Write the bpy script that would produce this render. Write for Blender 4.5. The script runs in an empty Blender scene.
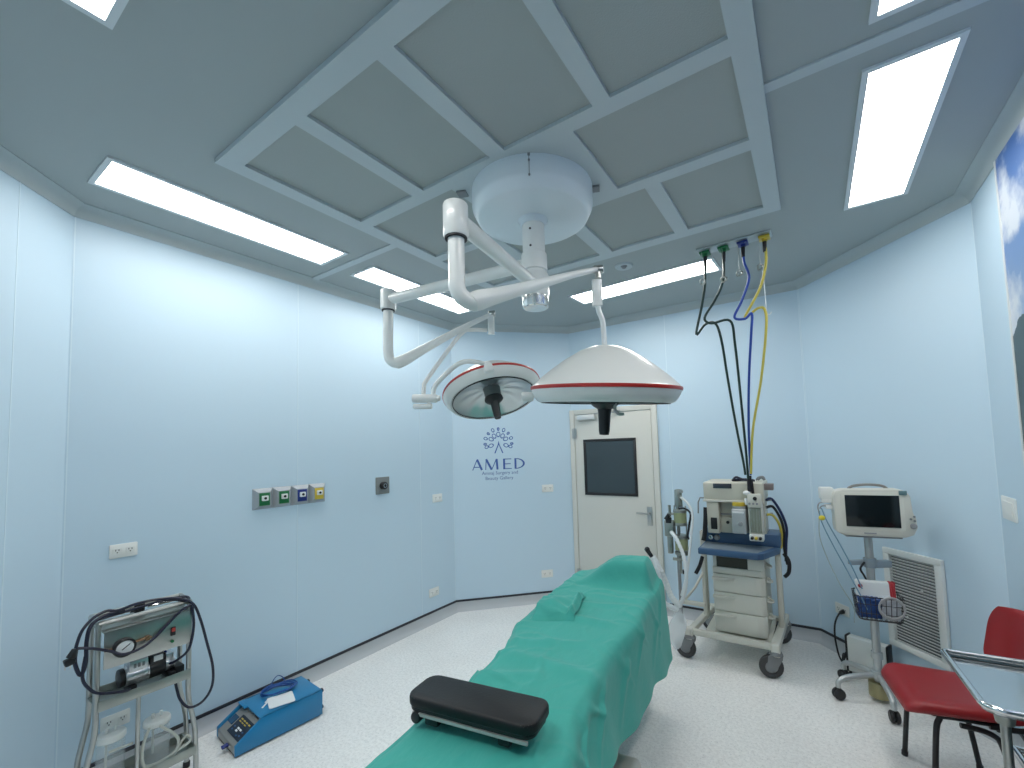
import bpy, bmesh, math, random
from mathutils import Vector, Matrix, Euler, noise
random.seed(7)
SC = bpy.context.scene
COL = SC.collection
PI = math.pi
H = 3.052            # ceiling height
CAMZ = 1.672

# ------------------------------------------------------------------ materials
MATS = {}
def mat(name, col, rough=.5, metal=0., spec=.5, bump=None, noise_amt=None, emit=None, alpha=None, trans=0., coat=0., sheen=0.):
    if name in MATS: return MATS[name]
    m = bpy.data.materials.new(name); m.use_nodes = True
    nt = m.node_tree; b = nt.nodes['Principled BSDF']
    b.inputs['Base Color'].default_value = (*col, 1)
    b.inputs['Roughness'].default_value = rough
    b.inputs['Metallic'].default_value = metal
    b.inputs['Specular IOR Level'].default_value = spec
    b.inputs['Transmission Weight'].default_value = trans
    b.inputs['Coat Weight'].default_value = coat
    b.inputs['Sheen Weight'].default_value = sheen
    tc = nt.nodes.new('ShaderNodeTexCoord')
    if noise_amt:
        sc, amt = noise_amt
        n = nt.nodes.new('ShaderNodeTexNoise'); n.inputs['Scale'].default_value = sc; n.inputs['Detail'].default_value = 3
        nt.links.new(tc.outputs['Object'], n.inputs['Vector'])
        r = nt.nodes.new('ShaderNodeValToRGB')
        r.color_ramp.elements[0].position = .3; r.color_ramp.elements[1].position = .7
        r.color_ramp.elements[0].color = (*[c*(1-amt) for c in col], 1)
        r.color_ramp.elements[1].color = (*[min(1, c*(1+amt)) for c in col], 1)
        nt.links.new(n.outputs['Fac'], r.inputs['Fac']); nt.links.new(r.outputs['Color'], b.inputs['Base Color'])
    if bump:
        sc, st = bump
        n = nt.nodes.new('ShaderNodeTexNoise'); n.inputs['Scale'].default_value = sc; n.inputs['Detail'].default_value = 4
        nt.links.new(tc.outputs['Object'], n.inputs['Vector'])
        bp = nt.nodes.new('ShaderNodeBump'); bp.inputs['Strength'].default_value = st; bp.inputs['Distance'].default_value = .01
        nt.links.new(n.outputs['Fac'], bp.inputs['Height']); nt.links.new(bp.outputs['Normal'], b.inputs['Normal'])
    if emit:
        b.inputs['Emission Color'].default_value = (*emit[:3], 1); b.inputs['Emission Strength'].default_value = emit[3]
    MATS[name] = m
    return m

WALL = mat('wall_paint_blue', (.545, .69, .795), .42, spec=.4, bump=(2.2, .03))
SEAM = mat('wall_seam_sealant', (.66, .79, .87), .4)
CEIL = mat('ceiling_paint', (.375, .41, .41), .6)
GRIDM = mat('ceiling_frame_white', (.50, .555, .575), .5)
FILT = mat('filter_mesh_grey', (.38, .41, .40), .75, bump=(220, .15))
COVE = mat('cove_grey', (.44, .49, .50), .5)
SKIRT = mat('skirting_vinyl_grey', (.50, .52, .54), .45)
BLKSTRIP = mat('skirting_cap_black', (.018, .018, .028), .4)
WHITE = mat('white_enamel', (.74, .76, .74), .28, coat=.3)
WHITE2 = mat('white_enamel_drum', (.70, .77, .81), .32, coat=.2)
CREAMW = mat('lamp_shell_offwhite', (.72, .73, .70), .3, coat=.3)
RED = mat('red_band', (.42, .025, .02), .35)
CHROME = mat('chrome', (.78, .79, .80), .12, 1)
STEEL = mat('stainless_steel', (.46, .47, .455), .3, 1, noise_amt=(14, .08))
STEELD = mat('brushed_steel_dull', (.38, .40, .375), .42, 1, noise_amt=(9, .1))
REFL = mat('reflector_silver', (.60, .64, .65), .28, .85)
GLASSD = mat('frosted_cover', (.42, .46, .47), .25, .4)
BLACK = mat('black_plastic', (.012, .012, .014), .4)
RUBBER = mat('black_rubber', (.010, .010, .014), .5)
CORD = mat('cord_black_blue', (.012, .014, .035), .4)
VINYLB = mat('black_vinyl_pad', (.009, .010, .011), .48, spec=.35, bump=(130, .08))
GREYP = mat('grey_plastic', (.30, .31, .32), .5)
GREYC = mat('caster_grey', (.22, .23, .24), .45)
PLATE = mat('white_socket_plate', (.78, .79, .76), .35)
BEIGE = mat('medical_beige', (.58, .56, .47), .4)
BEIGE2 = mat('medical_beige_light', (.66, .65, .58), .4)
NAVY = mat('machine_blue', (.055, .115, .22), .35)
GREENP = mat('green_plate', (.01, .16, .05), .4)
BLUEP = mat('blue_plate', (.012, .03, .20), .4)
YELP = mat('yellow_plate', (.62, .46, .05), .4)
HG = mat('hose_dark_green', (.008, .035, .03), .4)
HB = mat('hose_blue', (.018, .065, .36), .35)
HY = mat('hose_yellow', (.60, .50, .08), .35)
DOORM = mat('door_cream_paint', (.64, .64, .59), .45)
DARKG = mat('dark_window_glass', (.045, .065, .075), .08, spec=.6)
SCREEN = mat('black_screen', (.006, .010, .012), .12)
BOXB = mat('blue_metal_case', (.012, .20, .42), .3, coat=.2)
PAPER = mat('white_paper', (.80, .82, .82), .6)
REDV = mat('red_vinyl', (.30, .016, .020), .38, bump=(180, .04))
BLKMET = mat('black_metal_leg', (.012, .011, .013), .35)
LOGO = mat('logo_blue', (.045, .11, .36), .4)
LOGOS = mat('logo_small_text_blue', (.08, .15, .36), .4)
BRASS = mat('brass_weight', (.36, .32, .18), .35, .7)
TUBEW = mat('clear_tube_white', (.75, .79, .80), .3, spec=.5)
TUBEG = mat('translucent_tube_beige', (.55, .56, .50), .35)
CANI = mat('absorbent_green', (.36, .40, .22), .4)
LIGHT = mat('lit_diffuser', (1, 1, 1), .5, emit=(1.0, .985, .95, 8.8)); LIGHTF = mat('lit_diffuser_strong', (1, 1, 1), .5, emit=(1.0, .985, .95, 11.0)); LIGHTL = mat('lit_diffuser_weak', (1, 1, 1), .5, emit=(1.0, .985, .95, 7.6))  # same panels; strengths differ only to balance brightness on walls and floor
LFRAME = mat('light_frame', (.66, .70, .72), .4)

def clear(name, col, rough=.05):
    if name in MATS: return MATS[name]
    m = bpy.data.materials.new(name); m.use_nodes = True; nt = m.node_tree
    b = nt.nodes['Principled BSDF']
    b.inputs['Base Color'].default_value = (*col, 1); b.inputs['Roughness'].default_value = rough
    b.inputs['Alpha'].default_value = .17; b.inputs['Specular IOR Level'].default_value = .8
    MATS[name] = m; return m
CLEAR = clear('clear_plastic', (.80, .85, .86))
BAGM = clear('clear_bag', (.85, .88, .9)); BAGM.node_tree.nodes['Principled BSDF'].inputs['Alpha'].default_value = .5

def floor_mat():
    m = bpy.data.materials.new('speckled_vinyl'); m.use_nodes = True; nt = m.node_tree; b = nt.nodes['Principled BSDF']
    tc = nt.nodes.new('ShaderNodeTexCoord')
    def ns(scale, p0, p1, c0, c1, det=2):
        n = nt.nodes.new('ShaderNodeTexNoise'); n.inputs['Scale'].default_value = scale; n.inputs['Detail'].default_value = det
        nt.links.new(tc.outputs['Object'], n.inputs['Vector'])
        r = nt.nodes.new('ShaderNodeValToRGB'); e = r.color_ramp.elements
        e[0].position, e[1].position = p0, p1; e[0].color = (*c0, 1); e[1].color = (*c1, 1)
        nt.links.new(n.outputs['Fac'], r.inputs['Fac']); return r
    a = ns(55, .30, .62, (.82, .81, .785), (.95, .94, .915)); s = ns(130, .60, .68, (1, 1, 1), (.72, .74, .76)); l = ns(2.0, .3, .7, (.93, .93, .93), (1.0, 1.0, 1.0))
    def mul(x, y):
        k = nt.nodes.new('ShaderNodeMix'); k.data_type = 'RGBA'; k.blend_type = 'MULTIPLY'; k.inputs['Factor'].default_value = 1
        nt.links.new(x, k.inputs[6]); nt.links.new(y, k.inputs[7]); return k.outputs[2]
    nt.links.new(mul(mul(a.outputs['Color'], s.outputs['Color']), l.outputs['Color']), b.inputs['Base Color'])
    b.inputs['Roughness'].default_value = .38; b.inputs['Specular IOR Level'].default_value = .4
    return m
FLOORM = floor_mat()

def drape_mat():
    m = bpy.data.materials.new('green_drape_cloth'); m.use_nodes = True; nt = m.node_tree; b = nt.nodes['Principled BSDF']
    tc = nt.nodes.new('ShaderNodeTexCoord')
    n = nt.nodes.new('ShaderNodeTexNoise'); n.inputs['Scale'].default_value = 9; n.inputs['Detail'].default_value = 5
    mp = nt.nodes.new('ShaderNodeMapping'); mp.inputs['Scale'].default_value = (1.4, .6, 1)
    nt.links.new(tc.outputs['Object'], mp.inputs['Vector']); nt.links.new(mp.outputs['Vector'], n.inputs['Vector'])
    bp = nt.nodes.new('ShaderNodeBump'); bp.inputs['Strength'].default_value = .42; bp.inputs['Distance'].default_value = .02
    nt.links.new(n.outputs['Fac'], bp.inputs['Height']); nt.links.new(bp.outputs['Normal'], b.inputs['Normal'])
    b.inputs['Base Color'].default_value = (.040, .375, .312, 1); b.inputs['Roughness'].default_value = .7
    b.inputs['Sheen Weight'].default_value = .15
    return m
DRAPE = drape_mat()

def mural_mat():
    m = bpy.data.materials.new('mural_sky_print'); m.use_nodes = True; nt = m.node_tree; b = nt.nodes['Principled BSDF']
    tc = nt.nodes.new('ShaderNodeTexCoord'); sp = nt.nodes.new('ShaderNodeSeparateXYZ')
    nt.links.new(tc.outputs['Object'], sp.inputs['Vector'])
    sky = nt.nodes.new('ShaderNodeValToRGB'); mr = nt.nodes.new('ShaderNodeMapRange')
    mr.inputs[1].default_value = 1.6; mr.inputs[2].default_value = 2.95
    nt.links.new(sp.outputs['Z'], mr.inputs[0]); nt.links.new(mr.outputs[0], sky.inputs['Fac'])
    e = sky.color_ramp.elements; e[0].color = (.36, .50, .66, 1); e[1].color = (.045, .13, .38, 1)
    n = nt.nodes.new('ShaderNodeTexNoise'); n.inputs['Scale'].default_value = 3.4; n.inputs['Detail'].default_value = 7; n.inputs['Roughness'].default_value = .55
    nt.links.new(tc.outputs['Object'], n.inputs['Vector'])
    cr = nt.nodes.new('ShaderNodeValToRGB'); cr.color_ramp.elements[0].position = .47; cr.color_ramp.elements[1].position = .62
    nt.links.new(n.outputs['Fac'], cr.inputs['Fac'])
    mx = nt.nodes.new('ShaderNodeMix'); mx.data_type = 'RGBA'
    nt.links.new(cr.outputs['Color'], mx.inputs['Factor']); nt.links.new(sky.outputs['Color'], mx.inputs[6]); mx.inputs[7].default_value = (.62, .66, .72, 1)
    # mountain silhouette: z below a wavy line
    n2 = nt.nodes.new('ShaderNodeTexNoise'); n2.inputs['Scale'].default_value = 1.7; n2.inputs['Detail'].default_value = 6
    cx = nt.nodes.new('ShaderNodeCombineXYZ'); nt.links.new(sp.outputs['Y'], cx.inputs['Y']); nt.links.new(cx.outputs['Vector'], n2.inputs['Vector'])
    a = nt.nodes.new('ShaderNodeMath'); a.operation = 'MULTIPLY_ADD'; a.inputs[1].default_value = .7; a.inputs[2].default_value = 1.78
    nt.links.new(n2.outputs['Fac'], a.inputs[0])
    lt = nt.nodes.new('ShaderNodeMath'); lt.operation = 'LESS_THAN'; nt.links.new(sp.outputs['Z'], lt.inputs[0]); nt.links.new(a.outputs[0], lt.inputs[1])
    mx2 = nt.nodes.new('ShaderNodeMix'); mx2.data_type = 'RGBA'
    nt.links.new(lt.outputs[0], mx2.inputs['Factor']); nt.links.new(mx.outputs[2], mx2.inputs[6]); mx2.inputs[7].default_value = (.035, .07, .085, 1)
    nt.links.new(mx2.outputs[2], b.inputs['Base Color']); b.inputs['Roughness'].default_value = .35
    return m
MURAL = mural_mat()

# ------------------------------------------------------------------ mesh builder
def V(*a): return Vector(a)
def frame_z(axis):
    z = Vector(axis).normalized()
    return z.to_track_quat('Z', 'Y').to_matrix().to_4x4()
def spline(pts, n=6, closed=False):
    P = [Vector(p) for p in pts]
    if len(P) < 3: return P
    out = []; N = len(P)
    rng = range(N) if closed else range(N-1)
    for i in rng:
        if closed: a, b, c, d = P[(i-1) % N], P[i], P[(i+1) % N], P[(i+2) % N]
        else: a, b, c, d = P[max(i-1, 0)], P[i], P[i+1], P[min(i+2, N-1)]
        for k in range(n):
            t = k/n
            out.append(.5*((2*b)+(c-a)*t+(2*a-5*b+4*c-d)*t*t+(3*b-a-3*c+d)*t*t*t))
    if not closed: out.append(P[-1])
    return out

class MB:
    def __init__(s, off=(0, 0, 0)):
        s.bm = bmesh.new(); s.off = Vector(off); s.mi = 0
    def _merge(s, tb, M=None):
        if M is not None: bmesh.ops.transform(tb, matrix=M, verts=tb.verts)
        for f in tb.faces: f.material_index = s.mi
        me = bpy.data.meshes.new('t'); tb.to_mesh(me); tb.free(); s.bm.from_mesh(me); bpy.data.meshes.remove(me)
        return s
    def box(s, c, size, rot=(0, 0, 0), bev=0, seg=2):
        tb = bmesh.new(); bmesh.ops.create_cube(tb, size=1)
        bmesh.ops.scale(tb, vec=size, verts=tb.verts)
        if bev: bmesh.ops.bevel(tb, geom=tb.edges[:], offset=bev, segments=seg, affect='EDGES', profile=.5)
        M = Matrix.Translation(Vector(c)) @ Euler(rot).to_matrix().to_4x4()
        return s._merge(tb, M)
    def bb(s, lo, hi, bev=0, seg=2):
        lo, hi = Vector(lo), Vector(hi)
        return s.box((lo+hi)/2, hi-lo, bev=bev, seg=seg)
    def cyl(s, a, b, r1, r2=None, seg=24, bev=0):
        a, b = Vector(a), Vector(b); r2 = r1 if r2 is None else r2; L = (b-a).length
        if bev: return s.lathe([(0, 0), (r1-bev, 0), (r1-.3*bev, .3*bev), (r1, bev), (r2, L-bev), (r2-.3*bev, L-.3*bev), (r2-bev, L), (0, L)], a, b-a, seg)
        return s.lathe([(0, 0), (r1, 0), (r2, L), (0, L)], a, b-a, seg)
    def lathe(s, prof, origin=(0, 0, 0), axis=(0, 0, 1), seg=32):
        tb = bmesh.new(); rings = []
        for r, z in prof:
            if r < 1e-6: rings.append([tb.verts.new((0, 0, z))])
            else: rings.append([tb.verts.new((r*math.cos(2*PI*i/seg), r*math.sin(2*PI*i/seg), z)) for i in range(seg)])
        for a, b in zip(rings, rings[1:]):
            if len(a) == 1 and len(b) == 1: continue
            for i in range(seg):
                j = (i+1) % seg
                if len(a) == 1: tb.faces.new((a[0], b[j], b[i]))
                elif len(b) == 1: tb.faces.new((a[i], a[j], b[0]))
                else: tb.faces.new((a[i], a[j], b[j], b[i]))
        bmesh.ops.recalc_face_normals(tb, faces=tb.faces)
        return s._merge(tb, Matrix.Translation(Vector(origin)) @ frame_z(axis))
    def tube(s, pts, r, seg=10, smooth=True, closed=False, n=6):
        P = spline(pts, n, closed) if smooth else [Vector(p) for p in pts]
        N = len(P)
        if isinstance(r, (list, tuple)):
            K = len(r)-1
            R = []
            for i in range(N):
                t = i/(N-1)*K; k = min(int(t), K-1); R.append(r[k]+(r[k+1]-r[k])*(t-k))
        else: R = [r]*N
        tb = bmesh.new(); rings = []
        T = (P[1]-P[0]).normalized(); u = T.orthogonal().normalized()
        for i in range(N):
            if closed: t = (P[(i+1) % N]-P[i-1])
            else: t = P[min(i+1, N-1)]-P[max(i-1, 0)]
            if t.length < 1e-9: t = T
            t.normalize()
            u = (u-t*u.dot(t))
            u = u.normalized() if u.length > 1e-6 else t.orthogonal().normalized()
            w = t.cross(u); T = t
            rings.append([tb.verts.new(P[i]+R[i]*(u*math.cos(2*PI*k/seg)+w*math.sin(2*PI*k/seg))) for k in range(seg)])
        pairs = list(zip(rings, rings[1:]))
        for a, b in pairs:
            for k in range(seg):
                j = (k+1) % seg; tb.faces.new((a[k], a[j], b[j], b[k]))
        if closed:
            a, b = rings[-1], rings[0]
            # best rotational match
            best = min(range(seg), key=lambda q: sum((a[k].co-b[(k+q) % seg].co).length for k in range(seg)))
            for k in range(seg):
                j = (k+1) % seg; tb.faces.new((a[k], a[j], b[(j+best) % seg], b[(k+best) % seg]))
        else:
            tb.faces.new(rings[0][::-1]); tb.faces.new(rings[-1])
        bmesh.ops.recalc_face_normals(tb, faces=tb.faces)
        return s._merge(tb)
    def prism(s, poly, h, M=None, bev=0):
        tb = bmesh.new(); vs = [tb.verts.new((x, y, 0)) for x, y in poly]
        f = tb.faces.new(vs); r = bmesh.ops.extrude_face_region(tb, geom=[f])
        bmesh.ops.translate(tb, vec=(0, 0, h), verts=[v for v in r['geom'] if isinstance(v, bmesh.types.BMVert)])
        bmesh.ops.recalc_face_normals(tb, faces=tb.faces)
        if bev: bmesh.ops.bevel(tb, geom=tb.edges[:], offset=bev, segments=2, affect='EDGES', profile=.5)
        return s._merge(tb, M)
    def sphere(s, c, r, scale=(1, 1, 1), seg=16):
        tb = bmesh.new(); bmesh.ops.create_uvsphere(tb, u_segments=seg, v_segments=max(6, seg//2), radius=r)
        bmesh.ops.scale(tb, vec=scale, verts=tb.verts)
        return s._merge(tb, Matrix.Translation(Vector(c)))
    def grid(s, fn, nu, nv):
        tb = bmesh.new(); g = [[tb.verts.new(fn(i/(nu-1), j/(nv-1))) for j in range(nv)] for i in range(nu)]
        for i in range(nu-1):
            for j in range(nv-1): tb.faces.new((g[i][j], g[i+1][j], g[i+1][j+1], g[i][j+1]))
        return s._merge(tb)
    def build(s, name, mats, parent=None, smooth=35):
        if not isinstance(mats, (list, tuple)): mats = [mats]
        bmesh.ops.translate(s.bm, vec=-s.off, verts=s.bm.verts)
        me = bpy.data.meshes.new(name); s.bm.to_mesh(me); s.bm.free()
        for m in mats: me.materials.append(m)
        if smooth:
            me.polygons.foreach_set('use_smooth', [True]*len(me.polygons))
            me.set_sharp_from_angle(angle=math.radians(smooth))
        o = bpy.data.objects.new(name, me); COL.objects.link(o)
        if parent is not None: o.parent = parent
        return o

def tag(o, label, cat, group=None, kind=None):
    o['label'] = label; o['category'] = cat
    if group: o['group'] = group
    if kind: o['kind'] = kind
    return o
def empty(name, loc, label, cat, group=None, rz=0, rot=None):
    o = bpy.data.objects.new(name, None); o.empty_display_size = .05; COL.objects.link(o)
    o.location = loc; o.rotation_euler = rot if rot else (0, 0, rz)
    return tag(o, label, cat, group)
def struct(o, label, cat): return tag(o, label, cat, kind='structure')
def copy_tree(o, parent=None):
    c = o.copy(); COL.objects.link(c)
    if parent is not None: c.parent = parent
    for ch in list(o.children): copy_tree(ch, c)
    return c
def rrect(w, h, r, n=5):
    pts = []
    for cx, cy, a0 in ((w/2-r, h/2-r, 0), (-w/2+r, h/2-r, 90), (-w/2+r, -h/2+r, 180), (w/2-r, -h/2+r, 270)):
        for k in range(n+1):
            a = math.radians(a0+90*k/n); pts.append((cx+r*math.cos(a), cy+r*math.sin(a)))
    return pts
def plane_M(origin, xdir, ydir):
    x = Vector(xdir).normalized(); y = Vector(ydir).normalized(); z = x.cross(y)
    M = Matrix((x, y, z)).transposed().to_4x4(); M.translation = Vector(origin); return M

# ------------------------------------------------------------------ room shell
P0 = (-3.253, .56); P4 = (-3.253, 3.427); P5 = (-2.303, 4.368); P3 = (-.036, 4.368); P1 = (.828, 3.353); PE = (.828, -.8); PW = (-1.90, -.8)
YB = 4.368; XLW = -3.253; XRW = .828
ROOM = [P0, P4, P5, P3, P1, PE, PW]
b = MB(); b.prism([(x*1, y*1) for x, y in [(-3.45, .5), (-3.45, 3.5), (-2.4, 4.55), (.05, 4.55), (1.0, 3.45), (1.0, -.95), (-2.0, -.95)]], -.1)
struct(b.build('floor', FLOORM), 'light grey speckled vinyl floor', 'floor')
b = MB(); b.prism([(-3.45, .5), (-3.45, 3.5), (-2.4, 4.55), (.05, 4.55), (1.0, 3.45), (1.0, -.95), (-2.0, -.95)], .1, Matrix.Translation((0, 0, H)))
struct(b.build('ceiling', CEIL), 'grey painted ceiling with recessed light panels', 'ceiling')

def wall(name, p, q, label, seams=(), holes=None):
    p, q = Vector((*p, 0)), Vector((*q, 0)); d = (q-p).normalized(); n = Vector((-d.y, d.x, 0)); L = (q-p).length
    M = Matrix((d, n, (0, 0, 1))).transposed().to_4x4(); M.translation = p
    b = MB()
    tb = bmesh.new(); bmesh.ops.create_cube(tb, size=1); bmesh.ops.scale(tb, vec=(L+.02, .1, H), verts=tb.verts)
    b._merge(tb, M @ Matrix.Translation((L/2, .05, H/2)))
    b.mi = 1
    for sx in seams:
        tb = bmesh.new(); bmesh.ops.create_cube(tb, size=1); bmesh.ops.scale(tb, vec=(.005, .002, H), verts=tb.verts)
        b._merge(tb, M @ Matrix.Translation((sx, -.0005, H/2)))
    return struct(b.build(name, [WALL, SEAM], smooth=0), label, 'wall'), M, L
wall('wall_left', P0, P4, 'long light blue wall on the left with the gas outlets', (.008, 1.20, 2.40, 2.86))
wall('wall_corner_left', P4, P5, 'angled light blue wall carrying the blue tree logo', ())
wall('wall_back', P5, P3, 'light blue wall around the cream door', (1.10, 2.262))
wall('wall_corner_right', P3, P1, 'angled light blue wall behind the patient monitor', (.006,))
wall('wall_right', P1, PE, 'light blue wall at the right with the sky mural', (.003,))
wall('wall_front', PE, PW, 'light blue wall behind the viewer')
wall('wall_corner_front', PW, P0, 'angled light blue wall at the left edge of the picture', (1.62, 1.40))

def run_profile(name, p, q, prof, mats, idx, label, cat, ext=.0, z0=0.):
    """extrude a (inward, z) outline along the wall foot from p to q"""
    p, q = Vector((*p, 0)), Vector((*q, 0)); d = (q-p).normalized(); n = Vector((d.y, -d.x, 0)); L = (q-p).length
    b = MB()
    for poly, mi in zip(prof, idx):
        b.mi = mi
        M = Matrix((n, (0, 0, 1), d)).transposed().to_4x4(); M.translation = p-d*ext
        b.prism(poly, L+2*ext, M)
    return struct(b.build(name, mats, smooth=50), label, cat)
skirt_poly = [(0, 0), (.045, 0), (.030, .006), (.018, .018), (.010, .035), (.006, .06), (.006, .092), (0, .092)]
cap_poly = [(0, .092), (.010, .092), (.010, .108), (0, .110)]
cove_poly = [(0, H-.062), (.006, H-.062), (.014, H-.040), (.030, H-.020), (.052, H-.008), (.070, H-.004), (.070, H), (0, H)]
segs = [('left', P0, P4), ('corner_left', P4, P5), ('back_left', P5, (-2.30, YB)), ('back', (-1.325, YB), P3), ('corner_right', P3, P1), ('right', P1, PE), ('corner_front', PW, P0)]
for nm, p, q in segs:
    if nm != 'back_left':
        run_profile('baseboard_'+nm, p, q, [skirt_poly, cap_poly], [SKIRT, BLKSTRIP], [0, 1], 'grey coved skirting with a black top strip along the %s wall' % nm.replace('_', ' '), 'skirting')
for i, (nm, p, q) in enumerate([('left', P0, P4), ('corner_left', P4, P5), ('back', P5, P3), ('corner_right', P3, P1), ('right', P1, PE), ('front', PE, PW), ('corner_front', PW, P0)]):
    run_profile('trim_%d' % (i+1), p, q, [cove_poly], [COVE], [0], 'grey cove strip between ceiling and %s wall' % nm.replace('_', ' '), 'cove', ext=.02)
b = MB(); b.bb((XLW+.06, 1.83, H-.008), (-2.236, 1.88, H+.01)); struct(b.build('trim_8', GRIDM), 'pale ceiling joint strip from the left wall to the filter frame', 'trim')
b = MB(); b.bb((-.08, 1.83, H-.008), (XRW-.06, 1.88, H+.01)); struct(b.build('trim_9', GRIDM), 'pale ceiling joint strip from the filter frame to the right wall', 'trim')

# door (in the back wall)
dx0, dx1, dz = -2.315, -1.320, 2.095
b = MB()
b.bb((dx0, YB-.035, 0), (dx0+.055, YB+.02, dz), .004); b.bb((dx1-.055, YB-.035, 0), (dx1, YB+.02, dz), .004); b.bb((dx0+.0552, YB-.0345, dz-.055), (dx1-.0552, YB+.02, dz-.0005), .004)
door = struct(b.build('door_1', DOORM), 'cream hinged door with a dark square window', 'door')
b = MB(); b.bb((dx0+.06, YB-.028, .008), (dx1-.06, YB+.01, dz-.06), .003); leaf = b.build('door_leaf', DOORM, door)
wx0, wx1, wz0, wz1 = -2.150, -1.548, 1.150, 1.758
b = MB()
for lo, hi in (((wx0, wz0), (wx1, wz0+.028)), ((wx0, wz1-.028), (wx1, wz1)), ((wx0, wz0+.028), (wx0+.028, wz1-.028)), ((wx1-.028, wz0+.028), (wx1, wz1-.028))):
    b.bb((lo[0], YB-.040, lo[1]), (hi[0], YB-.024, hi[1]), .002)
b.build('window_frame', BLACK, leaf)
b = MB(); b.bb((wx0+.02, YB-.034, wz0+.02), (wx1-.02, YB-.030, wz1-.02)); b.build('window_pane', DARKG, leaf)
b = MB(); b.bb((-1.462, YB-.036, .86), (-1.408, YB-.028, 1.05), .003); b.cyl((-1.435, YB-.036, .985), (-1.435, YB-.075, .985), .011, seg=14)
b.tube([(-1.435, YB-.072, .985), (-1.48, YB-.074, .985), (-1.56, YB-.068, .985)], .010); b.build('door_handle', STEEL, leaf)
b = MB(); b.bb((-2.20, YB-.075, 1.975), (-1.99, YB-.028, 2.030), .006); b.build('door_closer', mat('closer_silver', (.66, .67, .66), .35, .4), leaf)
b = MB(); b.tube([(-2.03, YB-.05, 2.034), (-1.86, YB-.10, 2.040), (-1.70, YB-.045, 2.050)], .009, smooth=False); b.build('closer_arm', STEEL, leaf)
for z in (1.83, .28):
    b = MB(); b.cyl((dx0+.058, YB-.036, z-.06), (dx0+.058, YB-.036, z+.06), .011, seg=12); b.bb((dx0+.03, YB-.038, z-.055), (dx0+.085, YB-.034, z+.055)); b.build('hinge', STEEL, door)

# mural
b = MB(); b.bb((XRW-.014, -.75, .115), (XRW-.001, 2.905, H-.064), 0); mu = b.build('wall_mural', MURAL, smooth=0)
tag(mu, 'large printed wall mural of blue sky, clouds and a dark mountain', 'mural')
b = MB(); b.bb((XRW-.018, 2.902, .115), (XRW-.001, 2.916, H-.064)); b.build('edge_trim', WHITE, mu)

# ------------------------------------------------------------------ ceiling fixtures
# laminar air-flow frame
af = empty('airflow_ceiling_frame', (-1.16, 1.85, H), 'large white ceiling frame holding grey air filter panels above the table', 'air diffuser')
GX0, GX1, GY0, GY1 = -2.236, -.080, .826, 2.870
cells = []
for x0 in (-2.150, -1.627, -1.102, -.588):
    cells.append((x0, .912, x0+.440 if x0 < -.6 else -.162, 1.529)); cells.append((x0, 2.190, x0+.432 if x0 < -.6 else -.165, 2.782))
cells += [(-2.140, 1.605, -1.500, 2.118), (-.790, 1.605, -.163, 2.112)]
xs = sorted({GX0, GX1} | {c[0] for c in cells} | {c[2] for c in cells}); ys = sorted({GY0, GY1} | {c[1] for c in cells} | {c[3] for c in cells})
b = MB(off=(-1.16, 1.85, H))
for i in range(len(xs)-1):
    for j in range(len(ys)-1):
        cx, cy = (xs[i]+xs[i+1])/2, (ys[j]+ys[j+1])/2
        if any(c[0] < cx < c[2] and c[1] < cy < c[3] for c in cells): continue
        b.bb((xs[i], ys[j], H-.022), (xs[i+1], ys[j+1], H))
bmesh.ops.remove_doubles(b.bm, verts=b.bm.verts, dist=1e-5)
b.build('frame', GRIDM, af, smooth=0)
for c in cells:
    b = MB(off=(-1.16, 1.85, H)); b.bb((c[0], c[1], H-.006), (c[2], c[3], H-.001)); b.build('filter_panel', FILT, af, smooth=0)

def ceiling_light(x0, y0, x1, y1, label, rz=0, m=None):
    cx, cy = (x0+x1)/2, (y0+y1)/2; w, l = x1-x0, y1-y0
    r = empty('ceiling_light', (cx, cy, H), label, 'ceiling light', 'recessed ceiling light panels', rz)
    b = MB(); f = .022
    b.bb((-w/2-f, -l/2-f, -.010), (w/2+f, -l/2, 0)); b.bb((-w/2-f, l/2, -.010), (w/2+f, l/2+f, 0)); b.bb((-w/2-f, -l/2, -.010), (-w/2, l/2, 0)); b.bb((w/2, -l/2, -.010), (w/2+f, l/2, 0))
    b.build('frame', LFRAME, r, smooth=0)
    b = MB(); b.bb((-w/2, -l/2, -.005), (w/2, l/2, -.001)); b.build('diffuser', m or LIGHT, r, smooth=0)
ceiling_light(-2.893, .566, -2.615, 1.725, 'long lit ceiling panel above the wall gas outlets', m=LIGHTL)
ceiling_light(-2.890, 1.990, -2.650, 3.165, 'lit ceiling panel partly hidden behind the surgical lamp arms', m=LIGHTL)
ceiling_light(-1.765, 3.400, -.557, 3.650, 'long lit ceiling panel in front of the door wall, behind the hoses', rz=-.05, m=LIGHTF)
ceiling_light(.257, 2.000, .507, 3.118, 'lit ceiling panel nearest the sky mural, above the red chair')
ceiling_light(.257, .60, .507, 1.738, 'lit ceiling panel cut off by the top edge near the mural')
ceiling_light(-1.772, .09, -.56, .357, 'lit ceiling panel cut off by the top left corner of the picture', m=LIGHTF)

r = empty('ceiling_sprinkler', (-1.141, 3.111, H), 'small round recessed ceiling fitting beside the long light panel', 'ceiling fitting')
b = MB(); b.lathe([(.028, -.004), (.06, -.012), (.068, -.006), (.07, 0), (.028, 0)], seg=32); b.build('flange', GRIDM, r)
b = MB(); b.cyl((0, 0, -.001), (0, 0, -.018), .024, .014, seg=20); b.build('nozzle', GREYC, r)

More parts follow.
